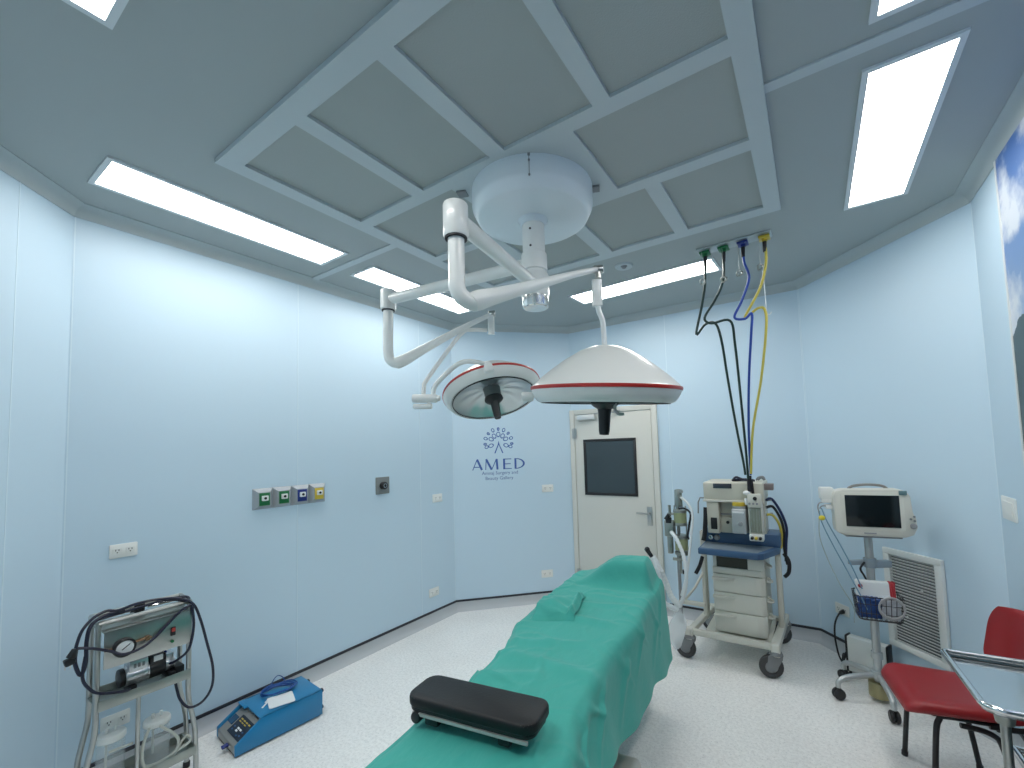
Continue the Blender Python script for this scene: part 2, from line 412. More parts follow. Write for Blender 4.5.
# gas outlets in the ceiling
cg = empty('ceiling_gas_panel', (-.385, 3.20, H), 'ceiling strip with green, blue and yellow gas outlets above the hoses', 'gas outlet panel', rz=-.02)
b = MB(); b.bb((-.235, -.055, -.012), (.235, .055, 0), .003); b.build('plate', mat('outlet_plate', (.45, .49, .50), .4, .4), cg)
for x, m in ((-.185, GREENP), (-.063, GREENP), (.060, BLUEP), (.190, YELP)):
    b = MB(); b.bb((x-.034, -.040, -.034), (x+.034, .040, -.020), .004); b.cyl((x, 0, -.034), (x, 0, -.050), .017, seg=18); b.build('outlet', m, cg)
HOSES = [
 ('dark green gas hose, the left one hanging from the ceiling strip', HG, [(-.57, 3.2, 3.002), (-.581, 3.2, 2.812), (-.609, 3.2, 2.659), (-.666, 3.235, 2.464), (-.603, 3.245, 2.527), (-.536, 3.245, 2.522), (-.504, 3.262, 2.396), (-.49, 3.352, 2.124), (-.472, 3.476, 1.802), (-.450, 3.575, 1.526), (-.445, 3.60, 1.43)]),
 ('dark green gas hose beside the blue hose', HG, [(-.448, 3.2, 3.002), (-.463, 3.2, 2.798), (-.521, 3.20, 2.676), (-.594, 3.19, 2.561), (-.55, 3.18, 2.510), (-.430, 3.18, 2.506), (-.415, 3.235, 2.349), (-.42, 3.407, 1.977), (-.425, 3.55, 1.616), (-.427, 3.60, 1.40)]),
 ('blue gas hose hanging between green and yellow hoses', HB, [(-.325, 3.2, 3.002), (-.324, 3.2, 2.897), (-.3, 3.2, 2.78), (-.351, 3.2, 2.639), (-.405, 3.21, 2.533), (-.34, 3.2, 2.507), (-.297, 3.2, 2.534), (-.312, 3.228, 2.396), (-.355, 3.352, 2.109), (-.392, 3.50, 1.762), (-.408, 3.59, 1.43)]),
 ('yellow gas hose hanging from the ceiling strip', HY, [(-.195, 3.2, 3.002), (-.194, 3.2, 2.862), (-.239, 3.2, 2.696), (-.345, 3.245, 2.527), (-.264, 3.235, 2.572), (-.218, 3.2, 2.542), (-.22, 3.214, 2.411), (-.28, 3.352, 2.1), (-.362, 3.47, 1.76), (-.402, 3.562, 1.44)])]
for lab, m, pts in HOSES:
    b = MB(off=pts[-1]); b.tube(pts, .0085, seg=10); o = b.build('gas_hose', m); o.location = pts[-1]; tag(o, lab, 'hose', 'gas hoses to the anaesthesia machine')
    b = MB(off=pts[-1]); x, y, z = pts[0]; b.cyl((x, y, z), (x-.002, y, z-.07), .013, .011, seg=14, bev=.002); b.build('plug', RUBBER, o)
for lab, (x, y, z) in (('small steel ring on a thin wire by the left green hose', (-.588, 3.165, 2.81)), ('small steel ring on a thin wire by the second green hose', (-.452, 3.165, 2.795)), ('small steel ring on a thin wire by the blue hose', (-.352, 3.165, 2.812)), ('small steel ring on a thin wire by the yellow hose', (-.226, 3.165, 2.823))):
    r = empty('hose_hook', (x, y, z), lab, 'hook', 'wire hooks under the ceiling gas strip')
    b = MB(); b.tube([(0, 0, .015), (0, 0, H-z-.020)], .0015, seg=6, smooth=False); b.build('wire', STEEL, r)
    b = MB(); b.tube([(.017*math.cos(2*PI*k/12), .006*math.sin(4*PI*k/12), .017*math.sin(2*PI*k/12)) for k in range(12)], .0065, closed=True, n=2, seg=8); b.build('ring', STEELD, r)
r = empty('hose_tie_wire', (-.212, 3.2, 2.52), 'thin white tie wire holding the yellow hose', 'wire')
b = MB(); b.tube([(.002, 0, 0), (0, 0, .15), (-.005, 0, .29)], .003, seg=6); b.tube([(-.012, 0, 0), (.02, 0, -.012), (.03, 0, .004)], .003, seg=6); b.build('wire', PAPER, r)

# ------------------------------------------------------------------ surgical lamp
LR = Vector((-1.18, 1.88, H))
lamp = empty('surgical_lamp', LR, 'white twin-headed surgical lamp hanging from a drum on the ceiling', 'surgical lamp')
b = MB(off=LR)
b.lathe([(0, H), (.318, H), (.318, 2.945), (.314, 2.928), (.294, 2.888), (.282, 2.880), (.080, 2.878), (.075, 2.866), (.066, 2.850), (0, 2.850)], (-1.18, 1.88, 0), seg=64)
canopy = b.build('ceiling_canopy', WHITE2, lamp)
b = MB(off=LR); a0 = math.atan2(-1.88, 1.10)
for k, w in ((0, .05), ):
    d = Vector((math.cos(a0), math.sin(a0), 0)); t = Vector((-d.y, d.x, 0)); c = Vector((-1.18, 1.88, 0))+d*.3182
    M = plane_M(c+Vector((0, 0, 2.98)), t, (0, 0, 1))
    b.prism(rrect(.003, .12, .001), .0012, M)
    b.prism(rrect(.012, .028, .003), .002, plane_M(c+Vector((0, 0, 3.03)), t, (0, 0, 1)))
    b.cyl(c+Vector((0, 0, 2.995)), c+d*.006+Vector((0, 0, 2.995)), .005, seg=8); b.cyl(c+Vector((0, 0, 2.925)), c+d*.006+Vector((0, 0, 2.925)), .005, seg=8)
b.build('cover_joint', GREYC, canopy)
for q, w in (((-1.475, 1.66), .05), ((-.885, 2.03), .05), ((-1.08, 2.19), .06)):
    b = MB(off=LR); b.box((*q, H-.028), (w, w, .010), rot=(0, 0, .4)); b.build('mounting_lug', GREYC, canopy)
b = MB(off=LR); b.cyl((-1.18, 1.88, 2.86), (-1.18, 1.88, 2.47), .059, seg=40); col_ = b.build('column', WHITE, lamp)
for z in (2.81, 2.72):
    b = MB(off=LR); d = Vector((math.cos(a0-.25), math.sin(a0-.25), 0)); b.cyl(Vector((-1.18, 1.88, z))+d*.057, Vector((-1.18, 1.88, z))+d*.0612, .006, seg=10); b.build('set_screw', BLACK, col_)
b = MB(off=LR); b.lathe([(0, 2.405), (.060, 2.405), (.066, 2.410), (.068, 2.418), (.068, 2.488), (.062, 2.494), (0, 2.494)], (-1.18, 1.88, 0), seg=40); b.build('end_cap', mat('polished_white_chrome', (.78, .79, .76), .12, .75), lamp)

def lamp_head(c, n, R, parent, side=None):
    """lamp shell of revolution about n with red band, reflector and black handle"""
    k = R/.35; c = Vector(c)
    pr = lambda L: [(r*k, z*k) for r, z in L]
    b = MB(off=LR)
    b.lathe(pr([(0, .200), (.035, .200), (.075, .193), (.125, .173), (.195, .130), (.255, .086), (.305, .046), (.334, .018), (.346, .006), (.350, 0)]), c, n, 72)
    shell = b.build('lamp_head', CREAMW, parent, smooth=60)
    b = MB(off=LR); b.lathe(pr([(.349, .003), (.353, .002), (.354, -.006), (.352, -.013), (.347, -.014)]), c, n, 72); b.build('red_band', RED, shell)
    b = MB(off=LR); b.lathe(pr([(.350, -.013), (.340, -.040), (.322, -.064), (.306, -.072), (.296, -.070), (.296, -.055)]), c, n, 72); b.build('lower_rim', CREAMW, shell)
    b = MB(off=LR); b.lathe(pr([(.302, -.0735), (.302, -.069), (.290, -.069), (.290, -.0735)]), c, n, 72); b.build('seal_ring', RUBBER, shell)
    b = MB(off=LR)
    tb = bmesh.new(); rings = []; NS = 72
    for r, z in pr([(.292, -.064), (.270, -.045), (.225, -.018), (.170, .004), (.110, .014), (.06, .016)]):
        rings.append([tb.verts.new(((r*math.cos(2*PI*i/NS)), r*math.sin(2*PI*i/NS), z+(.004*k if (i//3) % 2 else 0))) for i in range(NS)])
    for A, B in zip(rings, rings[1:]):
        for i in range(NS): tb.faces.new((A[i], A[(i+1) % NS], B[(i+1) % NS], B[i]))
    b._merge(tb, Matrix.Translation(c) @ frame_z(n)); b.build('reflector', REFL, shell, smooth=20)
    b = MB(off=LR); b.lathe(pr([(.062, .018), (.060, -.030), (.055, -.060), (0, -.060)]), c, n, 32); b.build('lamp_holder', mat('holder_grey', (.16, .18, .18), .35, .3), shell)
    b = MB(off=LR); b.lathe(pr([(0, -.055), (.064, -.058), (.067, -.075), (.055, -.088), (.034, -.100), (.030, -.120), (.026, -.205), (.022, -.222), (0, -.225)]), c, n, 28); b.build('sterile_handle', BLACK, shell)
    return shell

HUB1 = Vector((-1.03, 1.12, 0)); HUB2 = Vector((-2.226, 1.778, 0))
# front arm
b = MB(off=LR); b.cyl((-1.03, 1.12, 2.505), (-1.165, 1.82, 2.525), .032, .032, seg=24); b.lathe([(0, 2.560), (.038, 2.560), (.043, 2.556), (.045, 2.550), (.045, 2.440), (.042, 2.434), (0, 2.434)], HUB1, seg=40)
b.lathe([(.060, 2.46), (.072, 2.466), (.074, 2.48), (.074, 2.575), (.070, 2.585), (.056, 2.590)], (-1.18, 1.88, 0), seg=40)
arm1 = b.build('support_arm', WHITE, lamp)
b = MB(off=LR); b.lathe([(.030, 2.428), (.040, 2.428), (.040, 2.436), (.030, 2.436)], HUB1, seg=32); b.build('joint_ring', RUBBER, arm1)
b = MB(off=LR); b.tube([(-1.03, 1.12, 2.43), (-1.03, 1.12, 2.30), (-1.03, 1.12, 2.255), (-1.022, 1.135, 2.222), (-1.005, 1.165, 2.205), (-.995, 1.18, 2.205)], .0295, seg=20); b.build('drop_tube', WHITE, arm1)
b = MB(off=LR); b.tube([(-1.003, 1.165, 2.203), (-.990, 1.20, 2.222), (-.955, 1.32, 2.275), (-.86, 1.67, 2.435), (-.812, 1.85, 2.512)], [.034, .037, .028, .0155, .012], seg=20); s1 = b.build('spring_arm', WHITE, lamp)
b = MB(off=LR); b.cyl((-.830, 1.845, 2.512), (-.790, 1.87, 2.512), .020, seg=20, bev=.003); b.cyl((-.811, 1.857, 2.505), (-.811, 1.857, 2.47), .014, seg=16); b.build('pivot_joint', STEEL, s1)
b = MB(off=LR); b.prism(rrect(.046, .034, .010), .125, Matrix.Translation((-.818, 1.852, 2.335)) @ Matrix.Rotation(.57, 4, 'Z'), .0); k1 = b.build('link', WHITE, s1)
head1c = Vector((-.802, 1.862, 1.945))
b = MB(off=LR); b.tube([(-.816, 1.853, 2.345), (-.813, 1.855, 2.310), (-.800, 1.862, 2.265), (-.797, 1.864, 2.21), (-.797, 1.866, 2.14)], .0125, seg=14); b.build('suspension_tube', WHITE, s1)
view1 = Vector((-.40, .92, 0)).normalized()
n1 = (Vector((0, 0, 1))-view1*.09+Vector((.84, .54, 0))*.055).normalized()
h1 = lamp_head(head1c, n1, .343, lamp)
b = MB(off=LR); d = Vector((-.84, -.54, 0)); c = head1c+d*.335+Vector((0, 0, -.030)); b.cyl(c, c+d*.055, .022, .022, seg=20, bev=.005); b.build('side_knob', WHITE, h1)
b = MB(off=LR); c = head1c+Vector((.05, -.01, -.075)); b.cyl(c, c-Vector((0, 0, .03)), .008, seg=10); b.tube([c-Vector((0, 0, .03)), c+Vector((.012, .008, -.050)), c+Vector((.035, .02, -.052))], .007, seg=8); b.build('focus_lever', STEEL, h1)
# rear arm
b = MB(off=LR); b.cyl((-2.226, 1.778, 2.650), (-1.22, 1.876, 2.650), .034, seg=24); b.lathe([(0, 2.715), (.040, 2.715), (.046, 2.711), (.048, 2.703), (.048, 2.590), (.043, 2.584), (0, 2.584)], HUB2, seg=36)
b.lathe([(.056, 2.60), (.066, 2.605), (.068, 2.62), (.068, 2.69), (.062, 2.70), (.054, 2.704)], (-1.18, 1.88, 0), seg=40)
arm2 = b.build('support_arm', WHITE, lamp)
b = MB(off=LR); b.lathe([(.030, 2.577), (.040, 2.577), (.040, 2.586), (.030, 2.586)], HUB2, seg=32); b.build('joint_ring', RUBBER, arm2)
b = MB(off=LR); b.tube([(-2.226, 1.778, 2.58), (-2.228, 1.776, 2.40), (-2.228, 1.776, 2.32), (-2.220, 1.78, 2.27), (-2.20, 1.795, 2.245), (-2.170, 1.815, 2.238)], .031, seg=20); b.build('drop_tube', WHITE, arm2)
b = MB(off=LR); b.tube([(-2.185, 1.80, 2.238), (-2.15, 1.835, 2.26), (-2.06, 1.94, 2.345), (-1.88, 2.17, 2.52), (-1.795, 2.293, 2.600)], [.036, .037, .028, .0175, .014], seg=20); s2 = b.build('spring_arm', WHITE, lamp)
b = MB(off=LR); b.cyl((-1.815, 2.28, 2.602), (-1.775, 2.305, 2.602), .022, seg=20, bev=.003); b.build('pivot_joint', STEEL, s2)
b = MB(off=LR); b.prism(rrect(.044, .034, .010), .135, Matrix.Translation((-1.800, 2.289, 2.462)) @ Matrix.Rotation(.57, 4, 'Z')); b.build('link', WHITE, s2)
h2c = Vector((-1.806, 2.288, 2.074)); th2 = math.radians(20.5); hv = Vector((-.624, .782, 0))
n2 = (Vector((0, 0, 1))*math.cos(th2)+hv*math.sin(th2)-Vector((.84, .54, 0))*.17).normalized()
h2 = lamp_head(h2c, n2, .330, lamp)
b = MB(off=LR); b.tube([(-1.825, 2.274, 2.488), (-1.898, 2.203, 2.489), (-1.926, 2.114, 2.441), (-1.989, 1.883, 2.132), (-1.995, 1.855, 2.075), (-1.990, 1.845, 2.00)], .0135, seg=14, n=4); b.build('yoke_tube', WHITE, s2)
b = MB(off=LR); b.cyl((-2.040, 1.803, 2.002), (-1.915, 1.884, 1.998), .026, seg=24, bev=.006); b.cyl((-1.92, 1.881, 1.998), (-1.900, 1.893, 1.998), .018, seg=18, bev=.003); b.cyl((-2.035, 1.805, 1.953), (-1.940, 1.867, 1.951), .017, seg=20, bev=.004); b.cyl((-1.955, 1.857, 1.953), (-1.955, 1.857, 2.00), .012, seg=12); b.build('swivel_block', WHITE, s2)
b = MB(off=LR); b.tube([(-1.931, 1.873, 1.990), (-1.929, 1.874, 2.060), (-1.892, 1.890, 2.112), (-1.800, 1.935, 2.195), (-1.735, 1.970, 2.216), (-1.655, 2.030, 2.200)], .0145, seg=14); b.build('yoke_tube', WHITE, s2)
b = MB(off=LR); c = Vector((-1.634, 2.042, 2.172)); b.lathe([(0, -.034), (.026, -.034), (.031, -.028), (.033, .0), (.028, .024), (.012, .044), (0, .046)], c, n2, 28); b.build('rim_bracket', WHITE, h2)

# ------------------------------------------------------------------ operating table with drape (local frame: +y towards the head end)
TR = (-.997, 1.75, 0); TRZ = .153
tab = empty('operating_table', TR, 'stainless steel operating table under the green drape', 'operating table', rz=TRZ)
b = MB(); b.box((.055, -.33, .168), (.50, .86, .30), bev=.035, seg=4); b.box((.05, -.33, .02), (.53, .90, .04), bev=.012); b.build('base', mat('satin_steel_base', (.66, .65, .60), .38, .65), tab)
b = MB(); b.box((.0, -.25, .46), (.26, .34, .32), bev=.02); b.box((.0, -.25, .40), (.32, .40, .16), bev=.02); b.build('column', STEELD, tab)
b = MB(); b.bb((-.180, -1.15, .62), (.170, 1.02, .675), .008); b.bb((-.198, -1.1, .635), (-.186, .98, .665)); b.bb((.176, -1.1, .635), (.188, .98, .665)); b.build('tabletop', STEEL, tab)
b = MB(); b.bb((-.190, -1.14, .676), (.180, 1.02, .765), .025, 3); b.build('mattress', VINYLB, tab)
b = MB(); b.bb((.05, .92, .766), (.17, 1.02, .88), .03, 3); b.build('headrest', VINYLB, tab)

def smooth01(a, b, x):
    t = min(1, max(0, (x-a)/(b-a))); return t*t*(3-2*t)
def xl(y):   # left top edge
    return -.262-.038*smooth01(-.05, .12, y)+.030*smooth01(-.75, -.45, y)*(1-smooth01(-.15, 0., y))
def xr(y): return .262-.050*smooth01(-.75, -.45, y)*(1-smooth01(-.05, .35, y))+.010*smooth01(.6, .95, y)
def topz(x, y):
    z = .790+.012*smooth01(-.05, .2, y)
    bump = smooth01(.74, .87, y)*(1-.25*smooth01(1.0, 1.10, y))*smooth01(-.25, .05, x)
    z += .150*bump*(1-smooth01(.205, .262, x))
    nz = noise.noise(Vector((x*5, y*3.2, 1.3)))
    z += .008*nz
    rg = noise.noise(Vector((x*3.2+y*1.1, y*4.6-x*1.5, 7.7))); z += .009*max(0, 1-abs(rg)*7.5)**2*smooth01(.06, .2, abs(noise.noise(Vector((x*2.3, y*1.9, 2.1)))))
    rg = noise.noise(Vector((x*7+3, y*6, 4.2))); z += .0028*max(0, 1-abs(rg)*5)**2
    # creases across the table
    for yc, sl, amp, wd, xa, xb in ((.47, .10, .010, .030, -.12, .2), (.25, -.14, .016, .035, -.25, .16), (-.02, .25, .013, .035, -.24, .05), (-.22, -.16, .018, .045, -.20, .22), (-.32, .3, .016, .04, -.24, .0), (.80, .06, -.012, .030, -.2, .25), (.62, -.2, .009, .03, -.05, .22)):
        dd = (y-(yc+sl*x))/wd; z += amp*math.exp(-dd*dd)*smooth01(xa-.06, xa+.04, x)*(1-smooth01(xb-.04, xb+.06, x))
    return z
def hemz(y):   # bottom edge of the right-hand fall
    return .365+.09*(1-smooth01(.40, .85, y))+.165*(1-smooth01(-.60, .25, y))+.004*math.sin(y*9)
Y0, Y1 = -1.22, 1.085
SIDE_CREASES = [(.92, .02, .70, .62, .030, .016), (.62, .0, .78, .55, .028, .014), (.38, .0, .20, .50, .030, .017), (.30, .05, .48, .45, .022, .012), (.02, .0, .12, .55, .030, .014), (-.18, .02, -.36, .55, .032, .018), (-.40, .0, -.28, .42, .024, .018), (-.44, .05, -.66, .60, .034, .022), (-.62, .0, -.55, .7, .03, .016), (.72, .30, .50, .80, .03, .012), (.10, .25, -.12, .85, .03, .014), (-.30, .30, -.50, .9, .03, .014)]
def drape_pt(u, v):
    # u across: 0 left hem ... 1 right hem ; v along
    y = Y0+(Y1-Y0)*v
    L, R = xl(y), xr(y)
    rad = .014
    endf = smooth01(1.0, 1.085, y)
    if u < .18:
        t = 1-u/.18                     # 1 at the hem
        drop = (.30*smooth01(-.15, .05, y)+.22)*t
        zt = topz(L+rad, y)
        w = noise.noise(Vector((3.1, y*6, t*.8)))
        x = L-rad*(math.sin(min(1, t*8)*PI/2))-.04*t-(.022*math.sin(y*19+2*t)+.018*w)*t
        z = zt-rad*(1-math.cos(min(1, t*8)*PI/2))-drop
    elif u <= .62:
        s = (u-.18)/.44; x = L+(R-L)*s; z = topz(x, y)
        edge = max(0, 1-min(s, 1-s)/.06); z -= .012*edge*edge
    else:
        t = (u-.62)/.38
        zt = topz(R-rad, y)-.012
        hz = hemz(y)
        k = min(1, t*9)*PI/2
        fold = .011*t*math.sin(y*8.3+.9*math.sin(y*3.1)+t*.9)+.006*t*t*math.sin(y*19+1.5*t)+.010*t*noise.noise(Vector((y*2.6, t*1.2, 5.)))
        cr = 0.
        for ya, ta, yb, tb_, wd, am_ in SIDE_CREASES:
            dy, dt = (yb-ya), (tb_-ta)*.45; L2 = dy*dy+dt*dt; py, pt = y-ya, (t-ta)*.45
            q = max(0, min(1, (py*dy+pt*dt)/L2)); dd = math.hypot(py-q*dy, pt-q*dt)/(wd*(1-.5*q)); cr += am_*math.exp(-dd*dd)*(1-.75*q)
        x = R+rad*math.sin(k)+.030*t*t*smooth01(-.5, .6, y)+.062*t**1.3*(1-smooth01(-.5, .5, y))+.010*t+fold*min(1, t*3)+cr*min(1, t*6)*(1-.6*t)
        z = zt-rad*(1-math.cos(k))-(zt-hz)*t
    y2 = y+endf*(.012*math.sin(x*22))
    if u > .62: y2 -= .05*((u-.62)/.38)*smooth01(.9, 1.08, y)
    return Vector((x, y2, z))
b = MB(); b.grid(drape_pt, 150, 260)
# far end fall
def endfall(u, v):
    p = drape_pt(.18+.44*u, 1.0); q = drape_pt(.18+.44*u, 1.0)
    return Vector((p.x, p.y+.03*math.sin(min(1, v*4)*PI/2)+.02*v*math.sin(p.x*20), p.z-(p.z-.42)*v))
b.grid(endfall, 60, 40)
bmesh.ops.remove_doubles(b.bm, verts=b.bm.verts, dist=.002)
dr = b.build('surgical_drape', DRAPE, smooth=180)
dr.location = TR; dr.rotation_euler = (0, 0, TRZ)
so = dr.modifiers.new('thick', 'SOLIDIFY'); so.thickness = .003; so.offset = 1
tag(dr, 'creased green cloth drape covering the operating table', 'drape')
# folded-over flap of cloth on the drape
def flap(u, v):
    x = -.255+.175*u; y = .16+.36*v+.05*u
    x += .05*(1-v)*u-.04*v*(1-u)
    z = topz(x, y)+.010+.050*math.sin(PI*min(1, v*1.15))*math.sin(PI*min(1, .25+u*.7))+.012*noise.noise(Vector((x*13, y*13, .4)))
    z += .030*math.exp(-((u-.90)/.06)**2)+.016*math.exp(-((v-.25+.3*u)/.06)**2)
    if u < .06 or v > .97 or v < .03: z = topz(x, y)+.004
    return Vector((x, y, z))
b = MB(); b.grid(flap, 40, 40); fl = b.build('folded_flap', DRAPE, dr, smooth=180)
so = fl.modifiers.new('thick', 'SOLIDIFY'); so.thickness = .006

# black arm board lying on the drape
PADC = (-.035, -.735); 
pr_ = empty('arm_board', (0, 0, 0), 'black padded arm board lying across the green drape', 'arm board')
def tw(x, y, z): c, s = math.cos(TRZ), math.sin(TRZ); return (TR[0]+c*x-s*y, TR[1]+s*x+c*y, z)
pr_.location = tw(-.056, -.664, .804); pr_.rotation_euler = (0, 0, TRZ+.0)
def board_outline(w, h, r):
    pts = []
    for cx, cy, a0 in ((w/2-r, h/2-r, 0), (-w/2+r, h/2-r, 90), (-w/2+r, -h/2+r, 180), (w/2-r, -h/2+r, 270)):
        for k in range(7):
            a = math.radians(a0+90*k/6); pts.append((cx+r*math.cos(a), cy+r*math.sin(a)))
    return pts
b = MB(); b.prism([(x, y+(.012*(x/.24)**2 if y > 0 else -.0)) for x, y in board_outline(.462, .146, .045)], .035, Matrix.Translation((0, 0, .047)), bev=.009); pad = b.build('pad', VINYLB, pr_, smooth=50)
b = MB(); b.prism(board_outline(.448, .134, .035), .012, Matrix.Translation((0, 0, .036)), bev=.003); b.build('backing_board', BLACK, pr_)
b = MB(); b.bb((-.200, -.070, .026), (.210, -.062, .035)); b.bb((-.200, .062, .026), (.210, .070, .035)); b.build('side_rail', mat('rail_satin', (.50, .50, .48), .5, .3), pr_)
b = MB(); b.box((-.13, 0, .018), (.05, .13, .034), bev=.006); b.build('clamp', BLACK, pr_)
b = MB(); b.box((.13, -.0, .018), (.04, .13, .034), bev=.006); b.build('clamp', BLACK, pr_)
b = MB(); b.cyl((-.185, -.075, .020), (-.185, -.035, .020), .018, seg=18, bev=.004); b.cyl((-.185, -.04, .020), (-.13, -.04, .020), .008, seg=10); b.build('knob', BLACK, pr_)

# ------------------------------------------------------------------ wall fittings
def on_wall(p, n):   # frame at a wall point: local x along the wall, y up, z into the room
    z = Vector(n).normalized(); y = Vector((0, 0, 1)); x = y.cross(z)
    M = Matrix((x, y, z)).transposed(); return M.to_euler()
NL = (1, 0, 0); NC = (.705, -.709, 0); NR = (-.7613, -.6484, 0); NX = (-1, 0, 0)
def make_socket():
    r = empty('wall_socket', (0, 0, 0), '', '', 'white wall sockets')
    b = MB(); b.prism(rrect(.118, .075, .006), .008, bev=.002); b.build('plate', PLATE, r)
    for sx in (-.027, .027):
        b = MB(); b.prism(rrect(.036, .030, .004), .003, Matrix.Translation((sx, 0, .008))); s = b.build('outlet', PLATE, r)
        b = MB(); b.bb((sx-.008, .001, .0110), (sx-.005, .010, .0118)); b.bb((sx+.005, .001, .0110), (sx+.008, .010, .0118)); b.cyl((sx, -.007, .0108), (sx, -.007, .0118), .003, seg=10); b.build('slots', BLACK, s)
    return r
sock = make_socket(); first = True
for p, n, lab, sc in (((-3.253, .796, 1.181), NL, 'white wall socket above the suction trolley', 1),
                  ((-3.253, .782, .280), NL, 'white wall socket low on the wall behind the suction jars', 1),
                  ((-3.253, 3.178, 1.204), NL, 'upper white wall socket near the left wall corner', 1.1),
                  ((-3.253, 3.112, .285), NL, 'lower white wall socket near the left wall corner', 1.1),
                  ((-2.526, 4.154, 1.229), NC, 'white wall socket to the right of the logo', 1.1),
                  ((-2.552, 4.128, .297), NC, 'white wall socket low beside the door hinge', 1.1),
                  ((.115, 4.190, .345), NR, 'white wall socket with a black plug behind the monitor stand', 1.1),
                  ((.828, 3.200, 1.290), NX, 'blank white switch plate beside the sky mural', 1.6)):
    o = sock if first else copy_tree(sock); first = False
    o.location = p; o.rotation_euler = on_wall(p, n); o.scale = (sc, sc, 1); o['label'] = lab; o['category'] = 'wall socket'
for c in list(o.children):
    if c.name.startswith('outlet'):
        for d in list(c.children): bpy.data.objects.remove(d)
        bpy.data.objects.remove(c)
b = MB(); b.prism(rrect(.08, .046, .004), .004, Matrix.Translation((0, 0, .008)), bev=.001); b.build('rocker', PLATE, o)

g = empty('gas_outlet_panel', (-3.253, 1.712, 1.384), 'grey wall panel with two green, one blue and one yellow gas outlets', 'gas outlet panel', rot=on_wall(0, NL))
# on_wall: local x for the left wall runs along world +y
for k, m in enumerate((GREENP, GREENP, BLUEP, YELP)):
    cx = (k-1.5)*.1315
    b = MB(); tb = bmesh.new()
    o_, i_ = [(cx-.065, -.072), (cx+.065, -.072), (cx+.065, .072), (cx-.065, .072)], [(cx-.040, -.052), (cx+.040, -.052), (cx+.040, .045), (cx-.040, .045)]
    vo = [tb.verts.new((x, y, 0)) for x, y in o_]; vi = [tb.verts.new((x, y, .032)) for x, y in i_]
    tb.faces.new(vi); tb.faces.new(vo[::-1])
    for q in range(4): tb.faces.new((vo[q], vo[(q+1) % 4], vi[(q+1) % 4], vi[q]))
    b._merge(tb); hs = b.build('outlet_housing', mat('outlet_alu', (.42, .44, .46), .35, .5), g, smooth=0)
    b = MB(); b.bb((cx-.034, -.046, .032), (cx+.034, .040, .036), .001); b.build('colour_plate', m, hs)
    b = MB(); b.prism(rrect(.042, .036, .005), .010, Matrix.Translation((cx, .004, .036)), bev=.001); b.build('valve_face', WHITE, hs)
    b = MB(); b.cyl((cx, .004, .046), (cx, .004, .050), .009, seg=16); b.build('valve_port', BLACK, hs)
g = empty('round_socket_plate', (-3.253, 2.515, 1.388), 'square dark grey wall plate with one round black connector', 'wall plate', rot=on_wall(0, NL))
b = MB(); b.prism(rrect(.142, .150, .004), .006, bev=.001); b.build('plate', mat('plate_darkgrey', (.20, .22, .22), .45), g)
b = MB(); b.lathe([(0, .006), (.034, .006), (.034, .034), (.028, .040), (.020, .040), (.020, .028), (0, .028)], (0, 0, 0), seg=28); b.build('connector', BLACK, g)
b = MB(); b.lathe([(.013, .028), (.018, .028), (.018, .042), (.013, .042)], (0, 0, 0), seg=24); b.build('ring', CHROME, g)

# return air grille on the angled right wall
g = empty('air_return_grille', (.500, 3.733, .592), 'white louvred air grille on the wall behind the red chair', 'air grille', rot=on_wall(0, NR))
gw, gh = .385, .655
b = MB()
for lo, hi in (((-gw/2, -gh/2), (gw/2, -gh/2+.038)), ((-gw/2, gh/2-.038), (gw/2, gh/2)), ((-gw/2, -gh/2+.038), (-gw/2+.045, gh/2-.038)), ((gw/2-.045, -gh/2+.038), (gw/2, gh/2-.038))):
    b.bb((*lo, 0), (*hi, .026), .003)
b.build('frame', WHITE, g)
b = MB()
for k in range(30):
    y = -gh/2+.046+k*(gh-.092)/29; b.box((0, y, .012), (gw-.088, .003, .022), rot=(-.7, 0, 0))
for x in (-.05, .06): b.cyl((x, .1*(1 if x > 0 else -1), .020), (x, .1*(1 if x > 0 else -1), .027), .007, seg=10)
b.build('louvres', WHITE, g, smooth=0)
b = MB(); b.bb((-gw/2+.04, -gh/2+.035, .0005), (gw/2-.04, gh/2-.035, .003)); b.build('backing', mat('grille_shadow_grey', (.10, .11, .12), .7), g)

# ------------------------------------------------------------------ logo on the angled wall
LCN = Vector((-2.906, 3.773, 0)); LX = Vector((.7106, .7036, 0)); 
lg = empty('wall_logo', (LCN.x, LCN.y, 1.5), 'blue tree emblem with AMED lettering on the angled wall', 'wall sign', rot=Matrix((LX, Vector((0, 0, 1)), Vector((.7036, -.7106, 0)))).transposed().to_euler())
b = MB()
def leaf_ring(cx, cy, ang, r, dot=False, w=.0045):
    pts = []
    for k in range(20):
        a = 2*PI*k/20; rr = r*(1+.35*max(0, math.cos(a-PI))**3)
        x, y = rr*math.cos(a), rr*.88*math.sin(a)
        c, s = math.cos(ang), math.sin(ang); pts.append((cx+c*x-s*y, cy+s*x+c*y))
    inner = [(cx+(x-cx)*(1-2*w/r), cy+(y-cy)*(1-2*w/r)) for x, y in pts]
    tb = bmesh.new(); vo = [tb.verts.new((x, y, .002)) for x, y in pts]; vi = [tb.verts.new((x, y, .002)) for x, y in inner]
    for k in range(20): tb.faces.new((vo[k], vo[(k+1) % 20], vi[(k+1) % 20], vi[k]))
    b._merge(tb)
    if dot: b.prism([(cx+.35*r*math.cos(2*PI*k/10), cy+.35*r*math.sin(2*PI*k/10)) for k in range(10)], .002)
ec = Vector((.0, .255))
for k, (ra, a, r) in enumerate([(.092, d, .026) for d in (-22, 25, 90, 155, 202)]+[(.088, d, .026) for d in (57, 123)]):
    leaf_ring(ec.x+ra*math.cos(math.radians(a)), ec.y+ra*math.sin(math.radians(a)), math.radians(a), r)
